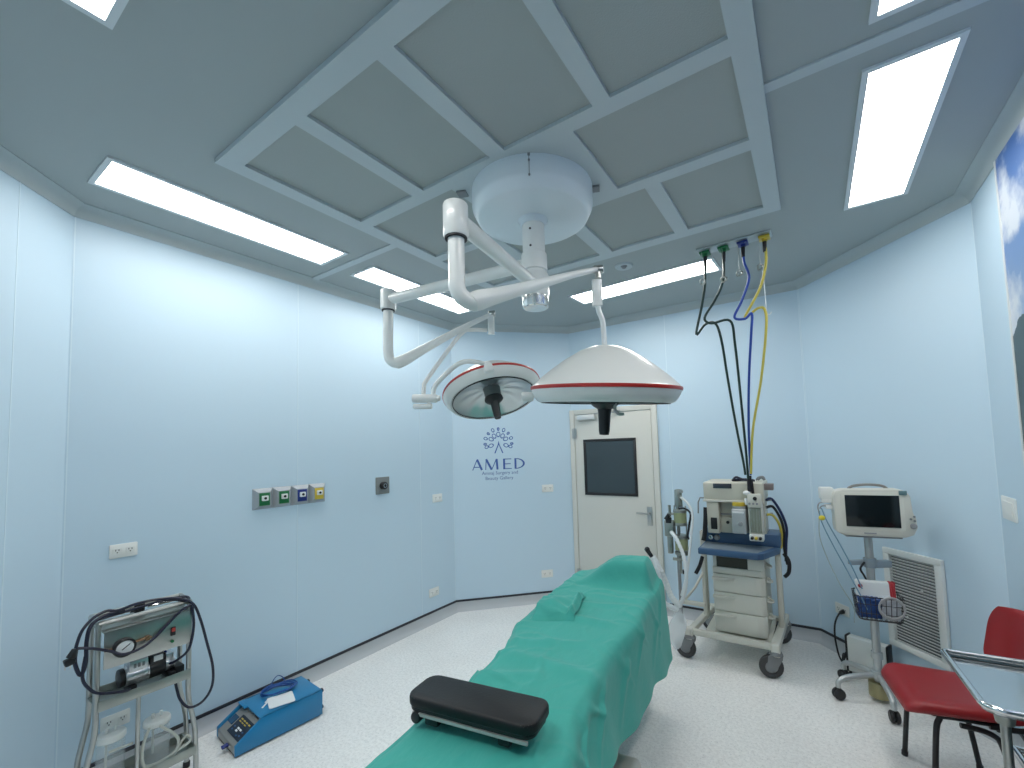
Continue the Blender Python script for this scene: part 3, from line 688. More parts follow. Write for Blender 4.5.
for k in range(9):
    a = -6+k*24; big = k % 2 == 1
    leaf_ring(ec.x+.150*math.cos(math.radians(a)), ec.y+.150*math.sin(math.radians(a)), math.radians(a), .021 if big else .017, dot=not big)
for a in (-8-12, 188+12): leaf_ring(ec.x+.142*math.cos(math.radians(a)), ec.y+.142*math.sin(math.radians(a)), math.radians(a), .021)
b.prism([(0, ec.y+.02), (.010, ec.y-.02), (.052, ec.y-.118), (.038, ec.y-.118), (.002, ec.y-.025), (-.036, ec.y-.118), (-.050, ec.y-.118), (-.008, ec.y-.02)], .002)
b.build('tree_emblem', LOGO, lg, smooth=0)
b = MB()
def stroke(p, q, w): 
    p, q = Vector(p), Vector(q); d = (q-p).normalized(); n = Vector((-d.y, d.x))*w/2
    b.prism([tuple(p+n), tuple(p-n), tuple(q-n), tuple(q+n)], .002)
zt, zb = .076, -.040; T, t_ = .022, .009
# A
x = -.238; stroke((x-.050, zb), (x, zt), t_); stroke((x, zt), (x+.050, zb), T); stroke((x-.035, zb+.032), (x+.032, zb+.032), t_)
# M
x = -.082; stroke((x-.065, zb), (x-.058, zt), t_); stroke((x-.058, zt), (x, zb), T); stroke((x, zb), (x+.054, zt), t_); stroke((x+.056, zt), (x+.064, zb), T)
# E
x = .092; stroke((x-.036, zb), (x-.036, zt), T); stroke((x-.036, zt-.005), (x+.045, zt-.005), t_); stroke((x-.036, .018), (x+.036, .018), t_); stroke((x-.036, zb+.005), (x+.047, zb+.005), t_)
# D
x = .232; stroke((x-.050, zb), (x-.050, zt), T)
arc = [(x-.045+.100*math.cos(a), .018+.058*math.sin(a)) for a in [(-90+180*k/16)*PI/180 for k in range(17)]]
inn = [(x-.045+.078*math.cos(a), .018+.049*math.sin(a)) for a in [(-90+180*k/16)*PI/180 for k in range(17)]]
for k in range(16): b.prism([arc[k], arc[k+1], inn[k+1], inn[k]], .002)
b.build('lettering', LOGO, lg, smooth=0)
def text_mesh(body, size, x, y, parent, name, m, z=.002, align='CENTER', rx=0):
    cu = bpy.data.curves.new('t', 'FONT'); cu.body = body; cu.size = size; cu.align_x = align; cu.extrude = .0006; cu.resolution_u = 3
    to = bpy.data.objects.new('t', cu); COL.objects.link(to)
    dg = bpy.context.evaluated_depsgraph_get(); me = bpy.data.meshes.new_from_object(to.evaluated_get(dg))
    bpy.data.objects.remove(to); me.materials.clear(); me.materials.append(m)
    o = bpy.data.objects.new(name, me); COL.objects.link(o); o.location = (x, y, z); o.parent = parent
    return o
text_mesh('Amnaj Surgery and', .052, .01, -.093, lg, 'small_lettering', LOGOS)
text_mesh('Beauty Gallery', .052, .0, -.150, lg, 'small_lettering', LOGOS)

# ------------------------------------------------------------------ anaesthesia machine
def caster(root, x, y, r, w, m_fork, m_tyre, m_hub, ang=0., top=None, name='caster', off=None):
    """swivel caster: fork part with a wheel as its sub-part; (x, y) is the swivel stem"""
    top = top if top else 2*r+.035
    d = Vector((math.cos(ang), math.sin(ang), 0)); t = Vector((-d.y, d.x, 0)); trail = r*.45
    c = Vector((x, y, r))+d*trail
    off = off or (0, 0, 0)
    b = MB(off=off)
    b.cyl((x, y, top-.02), (x, y, top), r*.35, seg=16)
    b.cyl((x, y, 2*r+.004), (x, y, top-.018), r*.55, r*.45, seg=18, bev=.003)
    for s in (-1, 1):
        q = c+t*(s*(w/2+.005))
        M = plane_M(q-t*.002, d, (0, 0, 1))
        sx = -trail
        b.prism([(-r*.42, -r*.15), (-r*.1, -r*.38), (r*.30, -r*.30), (r*.40, 0), (r*.25, r*.95), (sx+r*.5, r*1.10), (sx-r*.5, r*1.10), (sx-r*.45, r*.7)], .004, M, bev=.001)
    b.box((x, y, 2*r+.004), (r*1.0, w+.016, .010), rot=(0, 0, ang), bev=.003)
    f = b.build(name, m_fork, root)
    b = MB(off=off); b.lathe([(r*.55, -w/2), (r*.90, -w/2), (r*.98, -w*.36), (r, -w*.15), (r, w*.15), (r*.98, w*.36), (r*.90, w/2), (r*.55, w/2), (r*.55, -w/2)], c, t, 32)
    b.mi = 1; b.lathe([(0, -w*.34), (r*.22, -w*.42), (r*.30, -w*.30), (r*.56, -w*.30), (r*.56, w*.30), (r*.30, w*.30), (r*.22, w*.42), (0, w*.34)], c, t, 28)
    b.build('wheel', [m_tyre, m_hub], f)
    return f

AR = Vector((-.60, 3.90, 0))
am = empty('anaesthesia_machine', AR, 'beige anaesthesia machine on casters with blue worktop and three drawers', 'anaesthesia machine')
def amb(): return MB(off=AR)
TYRE = mat('tyre_dark', (.045, .045, .048), .5)
# base frame
b = amb()
b.bb((-.915, 3.545, .185), (-.295, 3.595, .230), .012)
b.prism([(-.925, 3.56), (-.875, 3.56), (-.815, 4.20), (-.865, 4.20)], .045, Matrix.Translation((0, 0, .185)), bev=.010)
b.prism([(-.345, 3.56), (-.285, 3.56), (-.255, 4.22), (-.310, 4.22)], .050, Matrix.Translation((0, 0, .185)), bev=.010)
b.bb((-.86, 4.13, .19), (-.27, 4.175, .225), .010)
b.bb((-.80, 3.64, .196), (-.34, 4.15, .212), .004)
CST = ((-.905, 3.560, 3.0), (-.312, 3.560, 3.5), (-.850, 4.16, 2.6), (-.286, 4.195, 3.5))
for x, y, _ in CST: b.box((x, y, .195), (.060, .060, .090), bev=.014, seg=3)
b.build('base_frame', BEIGE2, am)
for (x, y, a) in CST:
    caster(am, x, y, .080, .036, GREYC, TYRE, GREYP, a, .205, off=AR)
# posts
for x, y in ((-.845, 3.93), (-.288, 3.93)):
    b = amb(); b.bb((x-.020, y-.035, .20), (x+.020, y+.035, .93), .008); b.bb((x-.010, y-.039, .24), (x+.010, y-.033, .88)); b.build('post', BEIGE2, am)
# drawer cabinet
CF = 3.640
b = amb(); b.bb((-.715, CF, .222), (-.365, 4.12, .800), .012); b.cyl((-.69, 3.68, .2125), (-.69, 3.68, .23), .014); b.cyl((-.39, 3.68, .2125), (-.39, 3.68, .22), .014); b.cyl((-.69, 4.05, .2125), (-.69, 4.05, .22), .014); b.cyl((-.39, 4.05, .2125), (-.39, 4.05, .22), .014)
cab = b.build('drawer_cabinet', BEIGE, am)
def drawer(z0, z1):
    b = amb(); out = [(-.722, CF+.005), (-.722, CF-.014), (-.712, CF-.024), (-.42, CF-.024), (-.385, CF-.016), (-.358, CF+.005)]
    b.prism(out, z1-z0, Matrix.Translation((0, 0, z0)), bev=.004); d = b.build('drawer', BEIGE2, am)
    b = amb(); hp = [(-.722, CF-.020), (-.722, CF-.056), (-.69, CF-.060), (-.62, CF-.050), (-.555, CF-.022)]
    b.prism(hp, .010, Matrix.Translation((0, 0, z1-.030)), bev=.003); b.prism([(x, y+.004) for x, y in hp], .012, Matrix.Translation((0, 0, z1-.042)), bev=.003); b.build('handle', BEIGE2, d)
for z0, z1 in ((.232, .385), (.391, .528), (.534, .665)): drawer(z0, z1)
b = amb(); b.prism([(-.722, CF+.005), (-.722, CF-.014), (-.712, CF-.024), (-.385, CF-.020), (-.358, CF+.005)], .045, Matrix.Translation((0, 0, .671)), bev=.004); b.bb((-.715, CF-.015, .716), (-.69, CF+.005, .80), .003); b.bb((-.47, CF-.018, .716), (-.358, CF+.005, .80), .006); b.build('top_tray_front', BEIGE2, am)
b = amb(); b.bb((-.692, CF-.006, .714), (-.468, CF-.001, .792)); b.build('compartment_shade', mat('recess_shade_olive', (.06, .06, .045), .6), cab)  # flat dark sheet: the shade of an open compartment painted as colour
for z in (.35, .47, .62, .73):
    b = amb(); b.tube([(-.362, 3.74, z), (-.335, 3.755, z-.01), (-.330, 3.80, z-.012), (-.362, 3.83, z)], .009, seg=8); b.build('side_grip', BEIGE2, am)
# worktop
b = amb(); b.prism([(-.800, 3.520), (-.385, 3.500), (-.350, 3.53), (-.262, 3.77), (-.262, 4.02), (-.800, 4.02)], .046, Matrix.Translation((0, 0, .823)), bev=.007); b.build('worktop', NAVY, am)
b = amb(); b.prism([(-.785, 3.540), (-.39, 3.520), (-.30, 3.77), (-.785, 3.77)], .004, Matrix.Translation((0, 0, .868))); b.build('worktop_inlay', mat('worktop_grey_blue', (.20, .25, .29), .3), am)
b = amb(); b.bb((-.800, 3.775, .868), (-.255, 4.02, .962), .006); upper = b.build('plinth', NAVY, am)
for x in (-.745, -.70): 
    b = amb(); b.cyl((x, 3.776, .912), (x, 3.745, .912), .022, .019, seg=20, bev=.004); b.build('dial', CHROME if x < -.72 else GREYP, am)
# upper cabinet
b = amb(); b.bb((-.768, 3.665, 1.222), (-.336, 4.02, 1.366), .014, 3); b.build('top_unit', BEIGE, am)
b = amb(); b.bb((-.690, 3.657, 1.318), (-.555, 3.668, 1.355), .002); b.build('display', mat('lcd_dark', (.035, .045, .06), .2), am)
b = amb(); b.bb((-.772, 3.660, 1.210), (-.335, 3.672, 1.228), .002); b.build('trim_strip', BEIGE2, am)
b = amb(); b.bb((-.742, 3.790, .955), (-.345, 4.00, 1.225), .006); b.bb((-.750, 3.672, .962), (-.660, 3.80, 1.215), .008)
b.bb((-.660, 3.735, .962), (-.565, 3.80, 1.085), .004); b.bb((-.660, 3.765, 1.085), (-.565, 3.80, 1.215), .004); b.build('front_panel', BEIGE, am)
b = amb(); b.bb((-.722, 3.664, .995), (-.675, 3.673, 1.085), .003); b.build('bellows_window', BLACK, am)
b = amb(); b.cyl((-.607, 3.736, 1.045), (-.607, 3.722, 1.045), .012, seg=14); b.build('port', BLACK, am)
b = amb(); b.cyl((-.66, 3.755, 1.105), (-.57, 3.755, 1.105), .007, seg=8); b.build('latch_bar', GREYP, am)
# vaporiser
b = amb(); b.bb((-.562, 3.630, .978), (-.462, 3.76, 1.165), .010, 3); b.cyl((-.512, 3.69, 1.16), (-.512, 3.69, 1.215), .050, .046, seg=28, bev=.004); vap = b.build('vaporiser', mat('vaporiser_grey', (.46, .48, .49), .35, .3), am)
b = amb(); b.cyl((-.512, 3.69, 1.185), (-.512, 3.69, 1.215), .0515, seg=28, bev=.003); b.build('dial_ring', YELP, vap)
b = amb(); b.cyl((-.502, 3.632, 1.055), (-.502, 3.615, 1.055), .017, seg=16, bev=.003); b.build('filler_knob', GREYP, vap)
b = amb(); b.bb((-.555, 3.626, 1.135), (-.475, 3.632, 1.148)); b.build('label_plate', PAPER, vap)
# flow-meter block
b = amb(); b.bb((-.445, 3.615, 1.185), (-.352, 3.72, 1.285), .006); b.bb((-.445, 3.640, .962), (-.352, 3.74, 1.19), .004); fm = b.build('flowmeter_block', BEIGE2, am)
b = amb(); b.bb((-.436, 3.632, .995), (-.360, 3.642, 1.180), .002)
b.build('flow_tube_window', mat('flow_window_olive', (.20, .23, .17), .2), fm)
b = amb()
for k in range(4): b.cyl((-.427+k*.019, 3.628, 1.0), (-.427+k*.019, 3.628, 1.175), .004, seg=8)
b.build('flow_tubes', CLEAR, fm)
b = amb(); b.bb((-.446, 3.615, .935), (-.350, 3.70, .985), .008); b.build('valve_bar', PLATE, fm)
for x, m in ((-.425, BLACK), (-.398, YELP), (-.371, BLACK)):
    b = amb(); b.cyl((x, 3.617, .960), (x, 3.585, .960), .012, .010, seg=14, bev=.002); b.build('valve_knob', m, fm)
for x in (-.43, -.405, -.38): 
    b = amb(); b.cyl((x, 3.616, 1.213), (x, 3.606, 1.213), .008, seg=12); b.build('gauge', GREYP, fm)
b = amb(); b.cyl((-.392, 3.616, 1.252), (-.392, 3.602, 1.252), .014, seg=16, bev=.002); b.build('switch', BLACK, fm)
# hose inlet block in front of the top unit
b = amb(); b.cyl((-.425, 3.645, 1.420), (-.428, 3.640, 1.300), .017, .014, seg=14); b.cyl((-.412, 3.65, 1.39), (-.405, 3.65, 1.265), .010, seg=10); b.build('hose_sleeve', RUBBER, am)
b = amb(); b.sphere((-.448, 3.635, 1.290), .022, (1.2, 1, .8)); b.sphere((-.418, 3.635, 1.262), .018, (1.3, 1, .8)); b.cyl((-.452, 3.64, 1.25), (-.452, 3.64, 1.20), .014, .012, bev=.003); b.build('hose_tape', PAPER, am)
b = amb(); b.tube([(-.56, 3.75, 1.372), (-.53, 3.74, 1.40), (-.49, 3.75, 1.385), (-.44, 3.74, 1.378), (-.40, 3.75, 1.374)], .009, seg=8); b.tube([(-.56, 3.76, 1.374), (-.48, 3.77, 1.38), (-.41, 3.76, 1.375)], .011, seg=8); b.build('cable', CORD, am)
b = amb(); b.tube([(-.395, 3.80, 1.372), (-.38, 3.80, 1.395), (-.345, 3.80, 1.40), (-.335, 3.80, 1.375)], .007, seg=8); b.tube([(-.385, 3.82, 1.372), (-.36, 3.82, 1.392), (-.34, 3.82, 1.372)], .006, seg=8); b.build('cable_loop', GREYC, am)
b = amb(); b.bb((-.338, 3.72, 1.305), (-.275, 3.80, 1.352), .004); b.build('side_bracket', mat('bracket_brown_grey', (.20, .17, .165), .5), am)
# rear cables on the right
for pts, m in (([(-.34, 3.83, 1.215), (-.30, 3.85, 1.225), (-.245, 3.88, 1.12), (-.215, 3.90, 1.00), (-.225, 3.90, .88), (-.235, 3.92, .74)], mat('hose_navy', (.01, .02, .08), .4)), ([(-.34, 3.83, 1.16), (-.295, 3.85, 1.165), (-.25, 3.88, 1.07), (-.235, 3.90, .97), (-.24, 3.90, .86), (-.225, 3.9, .72)], RUBBER), ([(-.34, 3.83, 1.105), (-.30, 3.85, 1.10), (-.262, 3.88, 1.03), (-.250, 3.90, .93), (-.262, 3.90, .84)], HY)):
    b = amb(); b.tube(pts, .010, seg=10); b.build('supply_hose', m, am)
b = amb()
for q, zz in ((.03, 1.215), (.03, 1.16), (.03, 1.105)): b.cyl((-.345, 3.83, zz), (-.30, 3.85, zz+.008), .009, seg=10)
b.build('hose_fittings', GREYP, am)
b = amb(); b.tube([(-.245, 3.91, .80), (-.215, 3.91, .74), (-.22, 3.91, .66), (-.25, 3.91, .62)], .014, seg=10); b.build('cable', RUBBER, am)
# left: black hoses and bracket arm
b = amb(); b.tube([(-.745, 3.70, 1.235), (-.80, 3.69, 1.235), (-.815, 3.69, 1.20), (-.820, 3.69, 1.11)], .006, seg=8, smooth=False); b.build('hook_rail', GREYC, am)
b = amb(); b.tube([(-.76, 3.69, 1.16), (-.765, 3.68, 1.06), (-.775, 3.67, .95), (-.785, 3.66, .90)], .017, seg=10); b.tube([(-.785, 3.60, .79), (-.805, 3.58, .72), (-.835, 3.56, .66)], .014, seg=10); b.build('black_hose', RUBBER, am)
b = amb(); b.tube([(-.955, 3.62, 1.15), (-.91, 3.61, 1.155), (-.865, 3.62, 1.115), (-.88, 3.62, 1.02), (-.895, 3.62, .93), (-.875, 3.62, .905)], .008, seg=8); b.build('sensor_cable', RUBBER, am)
# absorber arm
b = amb(); b.bb((-1.005, 3.655, .375), (-.80, 3.69, .405), .006); b.tube([(-.845, 3.92, .60), (-.90, 3.80, .48), (-.96, 3.69, .40)], .010, seg=8, smooth=False); b.build('support_bracket', BEIGE2, am)
b = amb(); b.cyl((-.99, 3.67, .21), (-.99, 3.67, .79), .013, seg=16); b.build('absorber_post', GREYP, am)
b = amb(); b.cyl((-.975, 3.66, 1.30), (-.975, 3.66, .62), .013, seg=14); b.cyl((-.965, 3.66, 1.16), (-.965, 3.66, 1.30), .032, .028, seg=20, bev=.004); b.cyl((-.965, 3.66, 1.27), (-.93, 3.64, 1.29), .014); b.cyl((-1.04, 3.65, 1.06), (-1.04, 3.65, 1.17), .012); b.cyl((-1.055, 3.65, 1.10), (-.97, 3.66, 1.10), .010)
b.cyl((-.955, 3.65, .905), (-.955, 3.65, .935), .054, bev=.004); b.cyl((-.955, 3.65, 1.115), (-.955, 3.65, 1.14), .054, bev=.004); b.cyl((-.955, 3.65, .775), (-.955, 3.65, .80), .054, bev=.004); b.cyl((-.955, 3.65, 1.01), (-.955, 3.65, 1.035), .054, bev=.004)
b.bb((-1.075, 3.60, .92), (-1.00, 3.66, 1.05), .008); b.bb((-1.06, 3.61, .78), (-1.02, 3.66, .93), .008); b.cyl((-1.02, 3.62, .74), (-.93, 3.62, .74), .012)
for x in (-1.0, -.91): b.cyl((x, 3.65, .775), (x, 3.65, 1.17), .005, seg=8)
absb = b.build('absorber_body', STEELD, am)
for z0, z1 in ((.935, 1.010), (1.035, 1.115)):
    b = amb(); b.cyl((-.955, 3.65, z0-.12 if z0 < 1 else z0), (-.955, 3.65, (z0-.02) if z0 < 1 else z1), .050, seg=28); b.build('absorbent_canister', CANI, absb)
b = amb(); b.bb((-1.06, 3.595, 1.03), (-1.015, 3.62, 1.075), .004); b.cyl((-1.03, 3.60, 1.10), (-1.06, 3.60, 1.06), .016); b.build('control_knob', BLACK, absb)
b = amb(); b.box((-.915, 3.55, .665), (.030, .02, .034), bev=.003); b.build('hose_clip', BLACK, am)
# clear breathing tubes drooping towards the table
def corrug(b, pts, r):
    P = spline(pts, 14); n = len(P); b.tube(P, [r*(1+.10*math.sin(i*2.2)) for i in range(n)], seg=12, smooth=False)
b = amb(); corrug(b, [(-1.02, 3.60, .96), (-.965, 3.54, .92), (-.905, 3.50, .80), (-.885, 3.47, .66), (-.905, 3.46, .52), (-.945, 3.46, .42)], .015); b.build('breathing_tube', TUBEW, am)
b = amb(); corrug(b, [(-.94, 3.64, 1.24), (-.88, 3.62, 1.19), (-.845, 3.60, 1.10), (-.86, 3.55, .90), (-.885, 3.50, .68), (-.93, 3.48, .50)], .010); b.build('breathing_tube', TUBEW, am)
b = amb(); corrug(b, [(-.945, 3.46, .42), (-1.0, 3.44, .50), (-1.04, 3.43, .62), (-1.085, 3.40, .74), (-1.11, 3.38, .80)], .022); b.build('breathing_tube', TUBEW, am)
b = amb(); corrug(b, [(-1.105, 3.38, .79), (-1.07, 3.36, .70), (-1.055, 3.36, .56), (-1.04, 3.38, .46), (-.96, 3.45, .40)], .020); b.build('breathing_tube', TUBEW, am)
b = amb(); b.cyl((-1.118, 3.38, .80), (-1.15, 3.37, .85), .014, .018, seg=14); b.sphere((-1.150, 3.37, .855), .021); b.build('y_piece', RUBBER, am)
b = amb()
def bag(u, v):
    a = 2*PI*u; w = .010+.055*smooth01(0, .5, v)*(1-.3*smooth01(.8, 1, v)); return Vector((-.955-.03*v+w*math.cos(a)*(.9+.25*math.sin(3*a+5*v)), 3.46+.35*w*math.sin(a)+.02*math.sin(6*v), .42-.30*v+.02*math.cos(2*a)*v))
b.grid(bag, 28, 14); b.build('clear_bag', BAGM, am)

# ------------------------------------------------------------------ patient monitor on its stand
MR = Vector((.262, 3.585, 0)); 
ms = empty('monitor_stand', MR, 'grey monitor pole stand with wire basket on five black casters', 'monitor stand')
ALU = mat('aluminium_grey', (.50, .52, .52), .38, .6)
b = MB(); b.cyl((0, 0, .10), (0, 0, 1.044), .023, seg=28); b.build('pole', ALU, ms)
b = MB(); b.cyl((0, 0, .022), (0, 0, .115), .058, .056, seg=32, bev=.006); b.build('counterweight', BRASS, ms)
for k in range(5):
    a = math.radians(-152+72*k); d = Vector((math.cos(a), math.sin(a), 0))
    b = MB(); b.tube([d*.03+V(0, 0, .155), d*.10+V(0, 0, .150), d*.20+V(0, 0, .135), d*.245+V(0, 0, .110), d*.25+V(0, 0, .075)], [.018, .019, .017, .016, .015], seg=12); lg_ = b.build('leg', ALU, ms)
    t = Vector((-d.y, d.x, 0)); c = d*.25+V(0, 0, .035)
    b = MB()
    for s_ in (-1, 1): b.lathe([(0, -.011), (.026, -.011), (.033, -.006), (.035, 0), (.033, .006), (.026, .011), (0, .011)], c+t*.014*s_, t, 24)
    b.cyl(c, c+V(0, 0, .045), .010); b.build('caster', BLACK, lg_)
b = MB(); b.cyl((0, 0, .14), (0, 0, .185), .046, .040, seg=28, bev=.006); b.build('hub', ALU, ms)
b = MB(); b.box((-.045, -.01, .865), (.16, .035, .030), rot=(0, 0, .57), bev=.006); b.box((.05, .03, .855), (.14, .05, .045), rot=(0, 0, .57), bev=.010); b.cyl((0, 0, .835), (0, 0, .895), .036, bev=.004); b.build('accessory_bracket', mat('bracket_bluegrey', (.30, .36, .41), .4), ms)
b = MB(); b.cyl((0, 0, .26), (0, 0, .30), .032, bev=.003); b.build('pole_clamp', ALU, ms)
b = MB(); b.tube([(-.03, -.03, .87), (-.055, -.05, .83), (-.035, -.04, .78), (-.02, -.022, .72), (-.022, -.02, .55)], .006, seg=8); b.build('cable', RUBBER, ms)
# basket (wire), in front of the pole
bx, by, bz = -.005, -.115, .565; fw = Vector((.12, -.993, 0)); rt = Vector((.993, .12, 0)); BM = plane_M(Vector((-.0, -.0, 0))+fw*.115+Vector((0, 0, 0)), rt, (0, 0, 1))
def bp_(x, y, z): # x across, y towards viewer, z up
    q = rt*x+fw*(.118+y); return (q.x, q.y, z+.045)
b = MB(); W_, D_ = .118, .085
def loop(w, d, z, r=.03, rad=.0035): 
    b.tube([bp_(x, y, z) for x, y in rrect(2*w, 2*d, r, 4)], rad, closed=True, n=2, seg=6)
loop(W_, D_, .655); loop(W_*.97, D_*.97, .61, rad=.0022); loop(W_*.94, D_*.94, .555, rad=.0022); loop(W_*.9, D_*.9, .515)
for k in range(-4, 5):
    x = k*.026
    b.tube([bp_(x, D_, .655), bp_(x*.92, D_*.9, .515), bp_(x*.92, -D_*.9, .515), bp_(x, -D_, .655)], .0022, smooth=False, seg=5)
for k in range(-2, 3):
    y = k*.03
    b.tube([bp_(W_, y, .655), bp_(W_*.9, y, .515), bp_(-W_*.9, y, .515), bp_(-W_, y, .655)], .0022, smooth=False, seg=5)
b.build('basket', BLKMET, ms)

# monitor (separate thing, mounted on the pole)
MP = Vector((.262, 3.585, 1.045)); 
MPX = MP+Vector((.006, .0, 0))
face = math.atan2(fw.x, -fw.y)
mo = empty('patient_monitor', MPX, 'cream patient monitor with a black screen on the pole stand', 'monitor', rz=.14); mo.scale = (1.05, 1, 1.03)
b = MB()   # local: x right, -y towards the viewer
prof = [(-.185, .03), (-.190, .06), (-.192, .255), (-.182, .285), (-.14, .296), (.13, .300), (.165, .290), (.185, .26), (.192, .16), (.205, .13), (.208, .07), (.19, .03), (.15, .012), (-.15, .012)]
b.prism(prof, .115, plane_M((0, -.018, 0), (1, 0, 0), (0, 0, 1)), bev=.010)
b.prism([(x*.86, .02+z*.88) for x, z in prof], .06, plane_M((0, .035, 0), (1, 0, 0), (0, 0, 1)), bev=.012)
b.build('case', BEIGE2, mo)
b = MB(); b.bb((-.135, -.140, .070), (.130, -.132, .262), .002); b.build('screen', SCREEN, mo)
b = MB(); b.prism(rrect(.310, .232, .012), .008, plane_M((-.003, -.127, .164), (1, 0, 0), (0, 0, 1)), bev=.003); b.build('bezel', mat('bezel_cream', (.70, .69, .61), .4), mo)
b = MB(); b.bb((.130, -.142, .265), (.168, -.128, .292), .004); b.build('alarm_lamp', mat('alarm_teal', (.14, .24, .26), .3), mo)
b = MB(); b.tube([(-.10, -.05, .293), (-.07, -.05, .312), (0, -.05, .320), (.07, -.05, .314), (.10, -.05, .293)], .008, seg=10); b.build('carry_handle', mat('handle_greybrown', (.23, .22, .21), .5), mo)
b = MB(); b.cyl((.186, -.137, .085), (.186, -.150, .085), .017, .015, seg=20, bev=.003); b.build('trim_knob', GREYP, mo)
for x, z in ((.176, .125), (.192, .140), (.193, .115)):
    b = MB(); b.cyl((x, -.136, z), (x, -.142, z), .006, seg=12); b.build('button', GREYC, mo)
b = MB(); b.bb((-.05, -.139, .028), (.01, -.134, .036)); b.build('badge', GREYP, mo)
b = MB(); b.bb((-.14, -.11, .000), (.14, .02, .014), .004); b.build('mount_plate', GREYP, mo)
b = MB(); b.bb((-.252, -.08, .225), (-.178, .0, .302), .008); b.bb((-.225, -.08, .165), (-.190, .0, .19), .004); b.bb((-.245, -.078, .205), (-.19, -.02, .228), .004); b.build('module_rack', PLATE, mo)
b = MB(); b.tube([(-.19, -.06, .205), (-.25, -.07, .205), (-.268, -.07, .18), (-.262, -.07, .13)], .004, seg=8); b.tube([(-.19, -.06, .182), (-.245, -.07, .182), (-.258, -.07, .165)], .004, seg=8); b.build('lead_plug', GREYP, mo)
LEADB = mat('lead_blue', (.16, .30, .42), .4); LEADG = mat('lead_pale', (.38, .46, .46), .4)
def ml(x, y, z): return (x, y, z)
b = MB(); b.tube([(-.262, -.072, .15), (-.255, -.085, .08), (-.21, -.10, -.05), (-.15, -.13, -.20), (-.10, -.16, -.33), (-.07, -.17, -.42)], .0035, seg=8); b.tube([(-.25, -.07, .17), (-.225, -.09, .08), (-.18, -.11, -.03), (-.13, -.135, -.16), (-.085, -.16, -.30)], .0035, seg=8); b.build('sensor_lead', LEADB, mo)
b = MB(); b.tube([(-.262, -.072, .13), (-.272, -.085, .0), (-.245, -.10, -.13), (-.185, -.12, -.30), (-.13, -.13, -.42), (-.13, -.12, -.52)], .003, seg=8); b.build('sensor_lead', LEADG, mo)
b = MB(); b.sphere((-.252, -.082, .108), .019, (1, .6, .85)); b.build('lead_tag', mat('tag_yellow', (.75, .60, .04), .4), mo)

# things in the basket
def wp(x, y, z): q = bp_(x, y, z); return Vector((MR.x+q[0], MR.y+q[1], z))
c = wp(-.005, -.040, .562)
pk = empty('white_packet', c, 'white packet with a red end standing in the wire basket', 'packet', rz=face)
b = MB(); b.prism(rrect(.185, .205, .010), .050, plane_M((-.005, .0, .108), (1, 0, 0), (0, .10, 1)), bev=.010); b.build('body', PAPER, pk)
b = MB(); b.prism(rrect(.034, .206, .008), .052, plane_M((.084, -.001, .1085), (1, 0, .06), (0, .10, 1)), bev=.010); b.cyl((-.080, -.056, .185), (-.080, -.060, .185), .012); b.build('red_print', mat('packet_red', (.50, .04, .05), .5), pk)
c = wp(-.045, .025, .562)
o = empty('blue_pouch', c, 'crumpled blue pouch at the left end of the wire basket', 'pouch', rz=face)
b = MB(); tb = bmesh.new(); bmesh.ops.create_cube(tb, size=2); bmesh.ops.subdivide_edges(tb, edges=tb.edges[:], cuts=14, use_grid_fill=True)
def crumple(tb, dims, off, amt):
    for v in tb.verts:
        p = v.co.copy(); m = max(abs(p.x), abs(p.y), abs(p.z)); sph = p.normalized(); p = p*.55+sph*.45*1.15
        n_ = noise.noise(p*1.9+off)+.6*noise.noise(p*4.3+off)
        p *= 1+amt*n_; v.co = Vector((p.x*dims[0], p.y*dims[1], max(p.z, -.93)*dims[2]))
crumple(tb, (.058, .030, .062), Vector((2, 5, 1)), .22)
b._merge(tb, Matrix.Translation((0, 0, .060))); b.build('pouch', mat('pouch_blue', (.015, .06, .22), .35), o, smooth=25)
c = wp(.052, .035, .562)
o = empty('plastic_bag', c, 'crumpled pale plastic bag with a coiled cable in the wire basket', 'bag', rz=face)
b = MB(); tb = bmesh.new(); bmesh.ops.create_cube(tb, size=2); bmesh.ops.subdivide_edges(tb, edges=tb.edges[:], cuts=14, use_grid_fill=True)
crumple(tb, (.046, .028, .066), Vector((7, 1, 3)), .24)
b._merge(tb, Matrix.Translation((0, 0, .064))); b.build('bag', mat('bag_whitish', (.55, .58, .62), .25), o, smooth=25)
b = MB()
for k in range(3): b.tube([(.062*math.cos(2*PI*i/14), -.045-.004*k, .075+.06*math.sin(2*PI*i/14)+.006*k) for i in range(14)], .005, closed=True, n=2, seg=8)
b.build('coiled_cable', mat('cable_pale_grey', (.42, .42, .43), .4), o)

